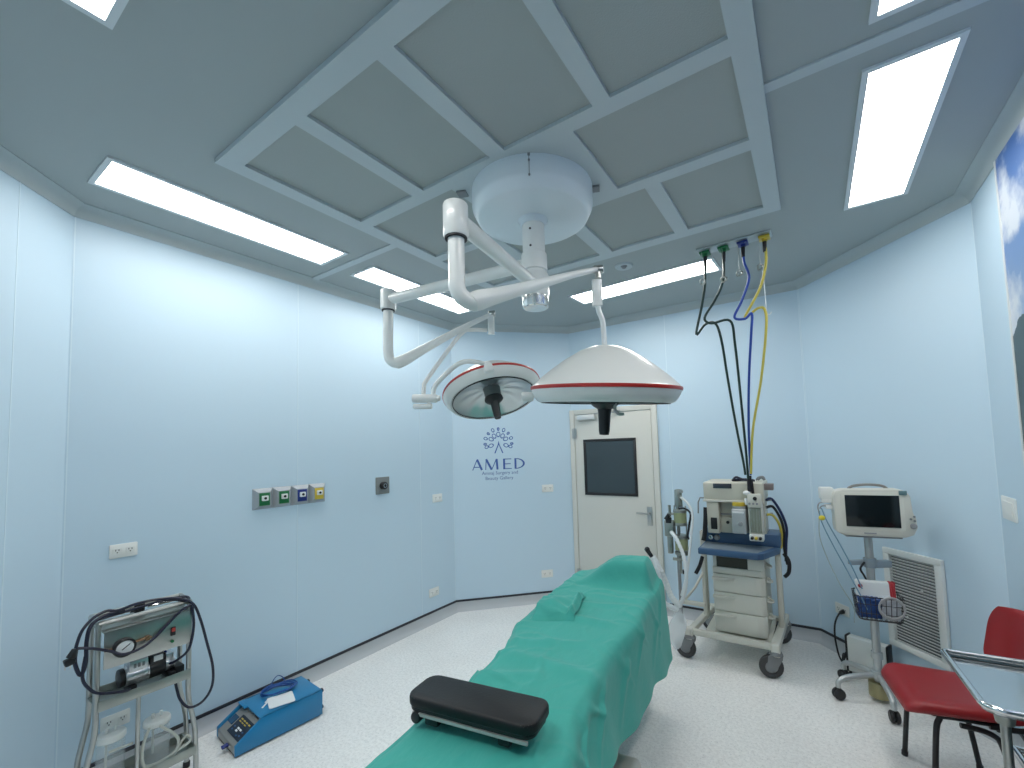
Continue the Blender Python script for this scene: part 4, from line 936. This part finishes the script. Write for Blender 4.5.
# white box behind the stand, and its cord
sb = empty('power_box', (.235, 3.862, 0), 'white electrical box with black end panels on the floor behind the monitor stand', 'power box', rz=-.42)
b = MB(); b.bb((-.115, -.035, .02), (.115, .035, .262), .005); b.build('case', PLATE, sb)
for s_ in (-1, 1):
    b = MB(); b.bb((min(s_*.115, s_*.128), -.037, .015), (max(s_*.115, s_*.128), .037, .267), .004); b.build('end_panel', BLACK, sb)
b = MB(); 
for x in (-.11, .11):
    for y in (-.022, .022): b.cyl((x, y, 0), (x, y, .022), .010, seg=10)
b.build('feet', RUBBER, sb)
pc = empty('mains_lead', (.10, 4.10, .02), 'black power cord plugged into the low wall socket beside the monitor stand', 'cord')
o_ = Vector((.10, 4.10, .02)); b = MB(off=o_)
b.tube([(.112, 4.15, .335), (.085, 4.10, .335), (.055, 4.06, .27), (.050, 4.04, .17), (.065, 4.02, .06), (.09, 3.98, .020), (.095, 3.955, .06), (.108, 3.938, .12)], .0065, seg=8); b.tube([(.085, 4.03, .02), (.09, 4.00, .07), (.095, 3.96, .10), (.108, 3.935, .10)], .006, seg=8); b.build('cord', RUBBER, pc)
b = MB(off=o_); b.cyl((.118, 4.172, .337), (.096, 4.135, .335), .017, .012, seg=14, bev=.002); b.build('plug', BLACK, pc)

# ------------------------------------------------------------------ suction trolley by the left wall
SR = Vector((-2.885, .79, 0)); SZ = .985
su = empty('suction_trolley', SR, 'stainless steel suction trolley with gauge, pump and a wound black cord by the left wall', 'suction trolley')
def sb_(): return MB(off=SR)
FX, BX = -2.795, -2.975; YL, YR = .605, .950
legs = [(FX, YL, -1), (FX, YR, 1), (BX, YL+.015, -1), (BX, YR+.020, 1)]
for x, y, s_ in legs:
    b = sb_(); b.tube([(x, y, .945), (x, y, .60), (x, y, .50), (x, y+s_*.005, .43), (x, y+s_*.022, .34), (x, y+s_*.032, .27), (x, y+s_*.038, .15), (x, y+s_*.040, .015)], .0112, seg=14); lg_ = b.build('leg', STEEL, su)
    b = sb_(); b.cyl((x, y+s_*.040, 0), (x, y+s_*.040, .03), .016, seg=14, bev=.003); b.build('foot', RUBBER, lg_)
b = sb_(); b.tube([(FX, YL, .945), (BX, YL+.015, .945)], .011, seg=10, smooth=False); b.tube([(FX, YR, .945), (BX, YR+.02, .945)], .011, seg=10, smooth=False); b.tube([(FX, YL, .945), (FX, YR, .945)], .011, seg=10, smooth=False); b.tube([(BX, YL+.015, .945), (BX, YR+.02, .945)], .011, seg=10, smooth=False); b.build('top_rail', STEEL, su)
b = sb_(); b.bb((BX+.01, YL+.01, .905), (FX-.008, YR, .915), .002); b.build('top_plate', STEELD, su)
b = sb_(); b.bb((FX+.010, YL+.018, .735), (FX+.018, YR+.004, .905), .003); b.bb((FX-.03, YL+.018, .897), (FX+.018, YR+.004, .905), .002); pan = b.build('instrument_panel', STEEL, su)
gc = Vector((FX+.018, .688, .818))
b = sb_(); b.lathe([(0, 0), (.040, 0), (.042, .004), (.042, .028), (.039, .033), (.033, .033), (.032, .026), (0, .026)], gc, (1, 0, 0), 32); ga = b.build('gauge', BLACK, su)
b = sb_(); b.cyl(gc+V(.026, 0, 0), gc+V(.0275, 0, 0), .032, seg=28); b.build('dial_face', PAPER, ga)
b = sb_(); b.box(gc+V(.029, .004, .004), (.002, .035, .003), rot=(.6, 0, 0)); b.build('needle', BLACK, ga)
b = sb_(); b.tube([gc+V(.008, -.04, .004), gc+V(.008, -.065, .005)], .005, seg=8, smooth=False); b.tube([gc+V(.01, .042, .008), gc+V(.012, .085, .012), gc+V(.012, .10, .010)], .006, seg=8, smooth=False); b.box(gc+V(.012, .085, .010), (.014, .016, .022), bev=.002); b.build('gauge_fitting', mat('brass_dark', (.22, .14, .08), .4, .7), su)
b = sb_(); b.bb((FX+.018, .866, .800), (FX+.024, .886, .842), .002); sw = b.build('switch_frame', BLACK, su)
b = sb_(); b.box((FX+.026, .876, .829), (.006, .014, .018), rot=(0, .2, 0), bev=.001); b.build('rocker', mat('switch_red', (.5, .05, .04), .4), sw)
b = sb_(); b.cyl((FX+.018, .873, .772), (FX+.026, .873, .772), .007, seg=12); b.build('fuse_cap', GREENP, su)
b = sb_(); b.tube([(BX+.05, YL+.03, .935), (BX+.09, .72, .950), (BX+.10, .74, .952)], .008, seg=8, smooth=False); b.tube([(BX+.10, .80, .952), (BX+.09, .93, .950)], .008, seg=8, smooth=False); b.build('pipe', CHROME, su)
b = sb_(); b.box((BX+.10, .77, .955), (.035, .035, .045), bev=.004); b.cyl((BX+.10, .735, .952), (BX+.10, .752, .952), .012); b.build('valve_block', BLACK, su)
su.scale = (1, 1, .985)
# pump shelf
b = sb_(); b.bb((BX+.01, YL+.005, .560), (FX+.01, YR+.005, .568), .002); b.bb((FX+.008, YL+.005, .552), (FX+.016, YR+.005, .600), .002); b.bb((BX+.008, YL+.015, .56), (BX+.014, YR+.015, .60), .002); b.build('pump_shelf', STEELD, su)
pm = Vector((-2.87, .79, .640))
b = sb_(); b.cyl(pm+V(0, -.075, 0), pm+V(0, .015, 0), .046, seg=32, bev=.006); b.bb(pm+V(-.04, -.065, .01), pm+V(.04, .008, .075), .006); b.cyl(pm+V(0, -.015, 0), pm+V(0, -.008, 0), .0485, seg=32); b.cyl(pm+V(.0, .006, 0), pm+V(0, .012, 0), .0485, seg=32)
pmp = b.build('pump_motor', mat('motor_silver', (.62, .63, .65), .28, .9), su)
b = sb_(); b.cyl(pm+V(0, .075, 0), pm+V(0, .118, 0), .038, .034, seg=28, bev=.004); b.bb(pm+V(-.032, .078, .01), pm+V(.032, .112, .055), .006); b.build('motor_end', mat('motor_silver', (.62, .63, .65), .28, .9), pmp)
b = sb_(); b.cyl(pm+V(0, .012, 0), pm+V(0, .078, 0), .047, seg=32, bev=.004); b.bb(pm+V(-.036, .015, .02), pm+V(.036, .075, .068), .006); b.cyl(pm+V(0, -.095, 0), pm+V(0, -.073, 0), .043, seg=28, bev=.005)
for y in (-.05, .10): b.bb(pm+V(-.045, y-.014, -.072), pm+V(.055, y+.014, -.038), .004)
b.build('motor_body', BLACK, pmp)
b = sb_(); b.bb(pm+V(-.042, -.062, .073), pm+V(.042, .005, .082), .003)
for k in range(3): b.bb(pm+V(.040, -.048+k*.016, .040), pm+V(.0425, -.039+k*.016, .060))
b.build('motor_vents', GREYC, pmp)
b = sb_(); b.box(pm+V(.037, .047, .052), (.002, .036, .026)); b.build('rating_plate', PLATE, pmp)
b = sb_(); b.tube([pm+V(.01, -.02, .078), pm+V(.0, .03, .09), pm+V(.0, .07, .082), pm+V(0, .09, .05)], .005, seg=8); b.build('cable', BLUEP, pmp)
b = sb_(); b.bb((-2.91, .905, .568), (-2.83, .945, .615), .004); b.build('capacitor', BLACK, su)
# lower tray and centre post
b = sb_(); b.bb((BX+.005, YL-.025, .150), (FX+.010, YR+.035, .156)); b.bb((FX+.006, YL-.025, .150), (FX+.011, YR+.035, .195), .001); b.bb((BX+.002, YL-.03, .150), (BX+.008, YR+.055, .195), .001); b.bb((BX+.005, YR+.030, .150), (FX+.01, YR+.036, .195)); b.bb((BX+.005, YL-.026, .150), (FX+.01, YL-.020, .195)); b.build('lower_tray', STEELD, su)
b = sb_(); b.cyl((FX+.004, .752, .155), (FX+.004, .752, .556), .009, seg=12); b.build('centre_post', STEEL, su)
b = sb_(); b.tube([(FX+.004, .735, .345), (FX-.02, .70, .337), (FX-.03, .66, .335)], .006, seg=8); b.build('jar_clip', TUBEG, su)
# cord wound over the trolley
b = sb_()
XC = -2.762
b.tube([(XC, .529, .878), (XC, .546, .944), (XC-.02, .586, .985), (XC-.05, .635, .995), (XC-.05, .676, .985), (XC-.03, .74, 1.000), (XC-.02, .816, .998), (XC-.02, .897, .978), (XC-.005, .955, .935), (XC, .988, .84), (XC, 1.017, .715), (XC, 1.046, .574), (XC, 1.043, .472), (XC, 1.003, .415), (XC, .947, .412), (XC-.02, .915, .457), (XC-.04, .905, .51), (XC-.06, .90, .57)], .0062, seg=9)
b.tube([(XC, .529, .876), (XC+.01, .573, .861), (XC+.012, .639, .822), (XC+.025, .68, .795), (XC+.015, .744, .794), (XC, .80, .820), (XC-.005, .858, .872), (XC-.005, .906, .916), (XC-.005, .950, .935)], .0062, seg=9)
b.tube([(XC, .530, .872), (XC, .528, .813), (XC, .547, .752), (XC, .562, .803), (XC, .562, .887), (XC-.01, .577, .955), (XC-.04, .630, .978), (XC-.06, .70, .975)], .0075, seg=9)
b.tube([(XC, .560, .83), (XC, .553, .738), (XC, .577, .678), (XC+.004, .610, .645), (XC+.002, .68, .618), (XC-.03, .72, .600)], .0062, seg=9)
b.tube([(XC-.01, .953, .925), (XC-.012, .962, .813), (XC-.02, .945, .703), (XC-.05, .905, .655), (XC-.08, .88, .640)], .0062, seg=9)
b.tube([(XC-.03, .60, .97), (XC-.08, .75, .965), (XC-.06, .86, .975), (XC-.02, .935, .955), (XC-.07, .945, .965), (XC-.08, .86, .972)], .0062, seg=9)
cd = b.build('power_cord', CORD, su)
b = sb_(); b.cyl((XC, .527, .875), (XC, .515, .842), .011, .017, seg=12, bev=.002); b.box((XC, .511, .826), (.028, .034, .030), rot=(.25, 0, 0), bev=.005); b.build('plug', BLACK, cd)
b = sb_(); 
for dy in (-.008, .008): b.bb((XC-.003, .506+dy-.002, .796), (XC+.003, .506+dy+.002, .814))
b.build('plug_pin', CHROME, cd)

def jar(x, y, h, lab):
    j = empty('suction_jar', (x, y, .1545), lab, 'suction jar', 'suction jars on the trolley')
    b = MB(); b.lathe([(0, .0), (.048, 0), (.052, .006), (.052, h-.030), (.046, h-.012), (.040, h-.008), (.037, h-.008), (.043, h-.014), (.049, h-.032), (.049, .008), (0, .004)], seg=36); b.build('glass', CLEAR, j)
    b = MB(); b.lathe([(0, h-.010), (.052, h-.010), (.055, h-.005), (.055, h+.012), (.051, h+.019), (.030, h+.022), (0, h+.022)], seg=36); ld = b.build('lid', PLATE, j)
    b = MB()
    for sx in (-.016, .016): b.cyl((0, sx, h+.024), (0, sx, h+.046), .007, seg=12)
    b.build('nozzles', PLATE, ld)
    b = MB(); b.tube([(0, -.016, h-.01), (0, -.016, .05)], .005, smooth=False, seg=8); b.build('inner_tube', TUBEG, j)
jar(-2.885, .680, .215, 'clear suction jar with white lid behind the left half of the trolley front')
jar(-2.885, .852, .195, 'clear suction jar with white lid and coiled tubing at the right of the trolley')
tu = empty('suction_tubing', (-2.84, .85, .157), 'coil of clear beige suction tubing lying in the lower tray', 'tubing')
b = MB(off=(-2.84, .85, .157))
b.tube([(-2.805, .80, .37), (-2.80, .775, .30), (-2.80, .775, .22), (-2.803, .80, .185), (-2.803, .86, .172), (-2.803, .90, .19), (-2.80, .915, .25), (-2.80, .89, .30), (-2.80, .86, .335), (-2.83, .85, .345)], .0065, seg=10)
b.tube([(-2.808, .775, .26), (-2.808, .785, .20), (-2.806, .84, .186), (-2.80, .92, .205), (-2.80, .965, .22), (-2.83, .965, .235), (-2.835, .945, .225), (-2.815, .91, .20), (-2.806, .84, .168)], .0065, seg=10)
b.build('tube', TUBEG, tu)

# ------------------------------------------------------------------ blue electrosurgical case on the floor
BR = Vector((-2.935, 1.432, 0))
bc = empty('blue_device', BR, 'blue metal case with a sloping keypad on the floor against the left wall', 'medical device', rz=-.095); bc.scale = (1.2, 1, .84)
b = MB(); pf = [(-.245, .012), (.242, .012), (.242, .190), (-.100, .190), (-.108, .186), (-.245, .078)]
b.prism(pf, .012, plane_M((-.128, 0, 0), (0, 1, 0), (0, 0, 1)), bev=.002); b.prism(pf, .012, plane_M((.116, 0, 0), (0, 1, 0), (0, 0, 1)), bev=.002)
b.bb((-.128, -.118, .178), (.128, .242, .190), .003); b.bb((-.128, -.135, .178), (-.040, -.112, .190), .003); b.bb((-.125, .230, .014), (.125, .242, .188)); b.bb((-.120, -.112, .012), (.120, .24, .020)); b.build('case', BOXB, bc)
b = MB(); b.prism([(-.240, .0), (.228, .0), (.228, .010), (-.240, .010)], .236, plane_M((-.118, 0, .003), (0, 1, 0), (0, 0, 1))); b.build('base_plate', BLACK, bc)
b = MB(); b.prism([(-.243, .018), (-.095, .018), (-.090, .166), (-.105, .160), (-.243, .066)], .228, plane_M((-.114, 0, 0), (0, 1, 0), (0, 0, 1)), bev=.003); fp = b.build('front_panel', mat('panel_grey', (.28, .29, .28), .45), bc)
sl = Vector((0, .138, .094)).normalized(); nrm = Vector((0, -.094, .138)).normalized(); KO = Vector((.030, -.178, .1103))+nrm*.001
KM = plane_M(KO, (1, 0, 0), sl)
b = MB(); b.prism(rrect(.148, .105, .006), .002, KM); kp = b.build('keypad', mat('keypad_navy', (.012, .022, .045), .35), bc)
b = MB()
for k in range(4): b.prism([(x-.048+k*.030, y+.034) for x, y in rrect(.020, .007, .002)], .0035, KM)
for k in range(3): b.prism([(x-.048+k*.030, y+.020) for x, y in rrect(.020, .006, .002)], .0035, KM)
b.build('yellow_keys', YELP, kp)
b = MB()
for px, py in ((-.010, -.008), (.016, -.008), (-.010, -.022)): b.prism([(x+px, y+py) for x, y in rrect(.020, .010, .002)], .0035, KM)
b.build('white_keys', PAPER, kp)
b = MB()
for px, py in ((-.050, -.012), (-.05, -.03), (.045, -.01), (.045, -.03), (.02, -.038)): b.prism([(x+px, y+py) for x, y in rrect(.014, .008, .002)], .0035, KM)
b.build('key_pattern', mat('key_blue', (.03, .10, .25), .4), kp)
b = MB(); b.prism([(x-.110, y+.005) for x, y in rrect(.052, .050, .004)], .003, KM); b.build('small_display', mat('display_blue', (.03, .09, .18), .25), bc)
b = MB(); b.bb((-.035, -.105, .160), (.112, -.09, .178), .003)
for k in range(4): b.cyl((-.01+k*.032, -.105, .170), (-.01+k*.032, -.114, .170), .009, seg=12)
b.build('connector_row', BLACK, bc)
b = MB(); b.cyl((.035, -.244, .045), (.035, -.275, .040), .012, seg=12, bev=.002); b.build('front_plug', BLUEP, bc)
b = MB()
for x, z in ((.10, .17), (.10, .05), (-.06, .17)): b.cyl((x, .242, z), (x, .258, z), .014, seg=12, bev=.002)
b.build('rear_feet', BLACK, bc)
b = MB(); b.prism([(x, y) for x, y in rrect(.070, .010, .002)], .0015, Matrix.Translation((.020, -.045, .190)) @ Matrix.Rotation(-.9, 4, 'Z')); b.prism(rrect(.045, .007, .002), .0015, Matrix.Translation((-.012, -.022, .190)) @ Matrix.Rotation(-.9, 4, 'Z')); b.build('printed_marks', PAPER, bc)
def on_case(x, y, z): c, s_ = math.cos(-.095), math.sin(-.095); return Vector((BR.x+c*x-s_*y, BR.y+s_*x+c*y, z))
o = empty('white_card', on_case(.060, .030, .1625), 'white card lying on top of the blue case', 'card', rz=-.35)
b = MB(); b.prism(rrect(.140, .140, .012), .004); b.build('card', PAPER, o)
q = on_case(-.062, .05, .163)
o = empty('blue_cable', q, 'blue cable coil lying on the blue case beside the white card', 'cable', rz=-.3)
b = MB()
for k in range(4): b.tube([((.050+.006*k)*math.cos(2*PI*i/14)-.01, (.085+.006*k)*math.sin(2*PI*i/14)+.006*k, .009+.0035*k+.0035*math.sin(i*2.1+k)) for i in range(14)], .0045, closed=True, n=3, seg=8)
b.tube([(-.05, -.03, .01), (-.085, -.01, .035), (-.095, .02, .06), (-.08, .05, .045), (-.045, .06, .012)], .003, seg=8)
b.build('coil', mat('cable_blue', (.012, .07, .27), .35), o)

# ------------------------------------------------------------------ red chair
CR = (.252, 2.84, 0); CA = math.radians(9)
ch = empty('red_chair', CR, 'red padded chair with black metal legs near the right wall', 'chair', rz=CA)
def seat_out(inset):
    pts = []; cor = [(.005+inset, .205-inset, .05), (.005+inset, -.205+inset, .06), (.43-inset, -.195+inset, .03), (.43-inset, .195-inset, .03)]
    cor = [(.43-inset, .190-inset, .04, 0), (.005+inset, .212-inset, .055, 90), (.005+inset, -.212+inset, .055, 180), (.43-inset, -.190+inset, .04, 270)]
    for x, y, r, a0 in cor:
        cx = x-r if a0 in (0, 270) else x+r; cy = y-r if a0 in (0, 90) else y+r
        for k in range(8):
            a = math.radians(a0+90*k/7); pts.append((cx+r*math.cos(a), cy+r*math.sin(a)))
    return pts
b = MB(); tb = bmesh.new(); rings = []
def sz(x, y): return .462-.030*max(0, (.10-x)/.10)**2+.010*((y/.2)**2)
for inset, dz in ((.012, -.050), (.002, -.042), (0, -.026), (.006, -.010), (.018, -.002), (.05, .002), (.09, .0)):
    rings.append([tb.verts.new((x, y, sz(x, y)+dz)) for x, y in seat_out(inset)])
for A, B in zip(rings, rings[1:]):
    for i in range(len(A)): tb.faces.new((A[i], A[(i+1) % len(A)], B[(i+1) % len(A)], B[i]))
tb.faces.new(rings[-1]); tb.faces.new(rings[0][::-1])
b._merge(tb); b.build('seat', REDV, ch, smooth=60)
b = MB(); tb = bmesh.new(); NU, NV = 22, 18; fr = []; bk = []
def back_pt(u, v, off):
    y = (u-.5)*2; z = v
    w = .196-.012*(1-v); 
    zc = .570+.262*z
    # rounded upper corners
    lim = 1.0
    if z > .55: lim = math.sqrt(max(0, 1-((z-.55)/.45)**2*.55))
    if z < .15: lim = 1-.12*((.15-z)/.15)**2
    yy = y*w*lim
    top = .015*(1-y*y)*(1 if v > .99 else v)
    x = .440+.055*z+.045*(1-(y*y))-.02+off*.038
    e = max(abs(y)**8, (2*abs(v-.5))**10)
    x += -off*.012*e if off else .012*e
    return (x, yy, zc+top)
for off in (0, 1):
    g = [[tb.verts.new(back_pt(i/NU, j/NV, off)) for j in range(NV+1)] for i in range(NU+1)]
    (fr if off == 0 else bk).extend(g)
    for i in range(NU):
        for j in range(NV): tb.faces.new((g[i][j], g[i+1][j], g[i+1][j+1], g[i][j+1]))
def edge(seq_a, seq_b):
    for k in range(len(seq_a)-1): tb.faces.new((seq_a[k], seq_a[k+1], seq_b[k+1], seq_b[k]))
edge(fr[0], bk[0]); edge(fr[-1], bk[-1]); edge([c[0] for c in fr], [c[0] for c in bk]); edge([c[-1] for c in fr], [c[-1] for c in bk])
bmesh.ops.recalc_face_normals(tb, faces=tb.faces)
b._merge(tb); b.build('backrest', REDV, ch, smooth=60)
for s_ in (-1, 1):
    b = MB(); b.tube([(.335, s_*.160, .402), (.16, s_*.160, .402), (.130, s_*.162, .385), (.112, s_*.168, .31), (.085, s_*.182, .012)], .0115, seg=12, n=5); l = b.build('leg', BLKMET, ch)
    b = MB(); b.cyl((.084, s_*.1825, 0), (.086, s_*.1815, .025), .014, seg=12, bev=.002); b.build('foot', RUBBER, l)
    b = MB(); b.tube([(.20, s_*.172, .380), (.30, s_*.172, .365), (.34, s_*.175, .30), (.385, s_*.185, .012)], .0115, seg=12, n=5); l = b.build('leg', BLKMET, ch)
    b = MB(); b.cyl((.3855, s_*.1852, 0), (.3845, s_*.1848, .025), .014, seg=12, bev=.002); b.build('foot', RUBBER, l)
    b = MB(); b.tube([(.30, s_*.168, .395), (.42, s_*.168, .400), (.455, s_*.165, .45), (.470, s_*.15, .56), (.485, s_*.14, .66)], .0115, seg=12, n=5); b.build('back_support', BLKMET, ch)
b = MB(); b.tube([(.155, -.160, .402), (.155, .160, .402)], .010, seg=10, smooth=False); b.tube([(.33, -.168, .385), (.33, .168, .385)], .010, seg=10, smooth=False); b.build('cross_bar', BLKMET, ch)

# ------------------------------------------------------------------ steel instrument table
IT = Vector((.60, 2.15, 0))
it = empty('instrument_table', IT, 'chrome rimmed steel tray table on a round leg in front of the red chair', 'instrument table', rz=.05)
TZ = .820; x0, x1, y0, y1 = .392, .790, 1.940, 2.370
ol = []
for cx, cy, r, a0 in ((x1-.03, y1-.03, .03, 0), (x0+.02, y1-.02, .02, 90), (x0+.045, y0+.045, .045, 180), (x1-.03, y0+.03, .03, 270)):
    for k in range(7):
        a = math.radians(a0+90*k/6); ol.append((cx+r*math.cos(a), cy+r*math.sin(a)))
b = MB(off=IT); b.prism(ol, .004, Matrix.Translation((0, 0, TZ-.018))); tray = b.build('tray', mat('polished_tray', (.66, .69, .71), .16, 1), it)
b = MB(off=IT); b.tube([(x, y, TZ) for x, y in ol], .0105, closed=True, smooth=False, seg=12)
tb = bmesh.new(); A = [tb.verts.new((x, y, TZ-.018)) for x, y in ol]; Bv = [tb.verts.new((x, y, TZ)) for x, y in ol]
for i in range(len(ol)): tb.faces.new((A[i], A[(i+1) % len(ol)], Bv[(i+1) % len(ol)], Bv[i]))
b._merge(tb); b.build('rim', CHROME, it)
for x, y in ((.440, 1.965), (.765, 1.965)):
    b = MB(off=IT); b.cyl((x, y, .03), (x, y, TZ-.018), .0125, seg=20); lg_ = b.build('post', STEEL, it)
    b = MB(off=IT); b.cyl((x, y, TZ-.045), (x, y, TZ-.018), .022, .026, seg=20); b.build('collar', STEELD, lg_)
b = MB(off=IT); b.tube([(.440, 2.40, .04), (.440, 1.92, .04)], .014, seg=12, smooth=False); b.tube([(.765, 2.40, .04), (.765, 1.92, .04)], .014, seg=12, smooth=False); b.tube([(.440, 1.965, .04), (.765, 1.965, .04)], .014, seg=12, smooth=False); b.build('base_frame', STEEL, it)
for x in (.44, .765):
    for y in (1.92, 2.40):
        b = MB(off=IT); b.sphere((x, y, .020), .020); b.cyl((x, y, .02), (x, y, .045), .010); b.build('foot', RUBBER, it)
# lower rail basket with dark instruments cables
b = MB(off=IT); b.tube([(.56, 1.985, .525), (.575, 1.97, .525), (.755, 1.97, .525), (.77, 1.985, .525), (.77, 2.30, .525), (.755, 2.32, .525), (.575, 2.32, .525), (.56, 2.30, .525)], .010, closed=True, n=3, seg=10); b.bb((.565, 1.975, .505), (.765, 2.315, .512)); b.tube([(.765, 1.965, .515), (.755, 1.985, .518)], .007, smooth=False); b.build('lower_shelf', CHROME, it)
o = empty('grey_roll', (.66, 2.12, .5135), 'dark grey cable roll on the shelf under the chrome tray', 'roll')
b = MB(); b.lathe([(.020, -.06), (.050, -.06), (.055, -.05), (.055, .05), (.050, .06), (.020, .06)], (0, 0, .0565), (.4, .9, 0), 24); b.build('roll', mat('roll_grey', (.07, .075, .08), .6), o)

# ------------------------------------------------------------------ light, camera, view
w = bpy.data.worlds.new('World'); SC.world = w; w.use_nodes = True
w.node_tree.nodes['Background'].inputs['Color'].default_value = (.6, .7, .8, 1); w.node_tree.nodes['Background'].inputs['Strength'].default_value = .15
cam = bpy.data.cameras.new('camera'); co = bpy.data.objects.new('camera', cam); COL.objects.link(co)
F, CX, CY, YAW, PITCH, ROLL = 431.4, 534.2, 422.4, .5724, .0614, -.0308
cam.sensor_width = 36; cam.sensor_fit = 'HORIZONTAL'; cam.lens = F/1024*36
cam.shift_x = (512-CX)/1024; cam.shift_y = (CY-384)/1024
cam.clip_start = .02
# camera axes: the wide-angle view looks a little up, with a slight roll
R = Matrix.Rotation(YAW, 3, 'Z') @ Matrix.Rotation(PITCH, 3, 'X') @ Matrix.Rotation(-ROLL, 3, 'Y') @ Matrix.Rotation(PI/2, 3, 'X')
co.matrix_world = Matrix.Translation((0, 0, CAMZ)) @ R.to_4x4()
SC.camera = co
vs = SC.view_settings; vs.view_transform = 'Standard'; vs.look = 'None'; vs.gamma = 1; vs.use_curve_mapping = False
vs.exposure = 0.65
SC.cycles.diffuse_bounces = 8; SC.cycles.max_bounces = 12
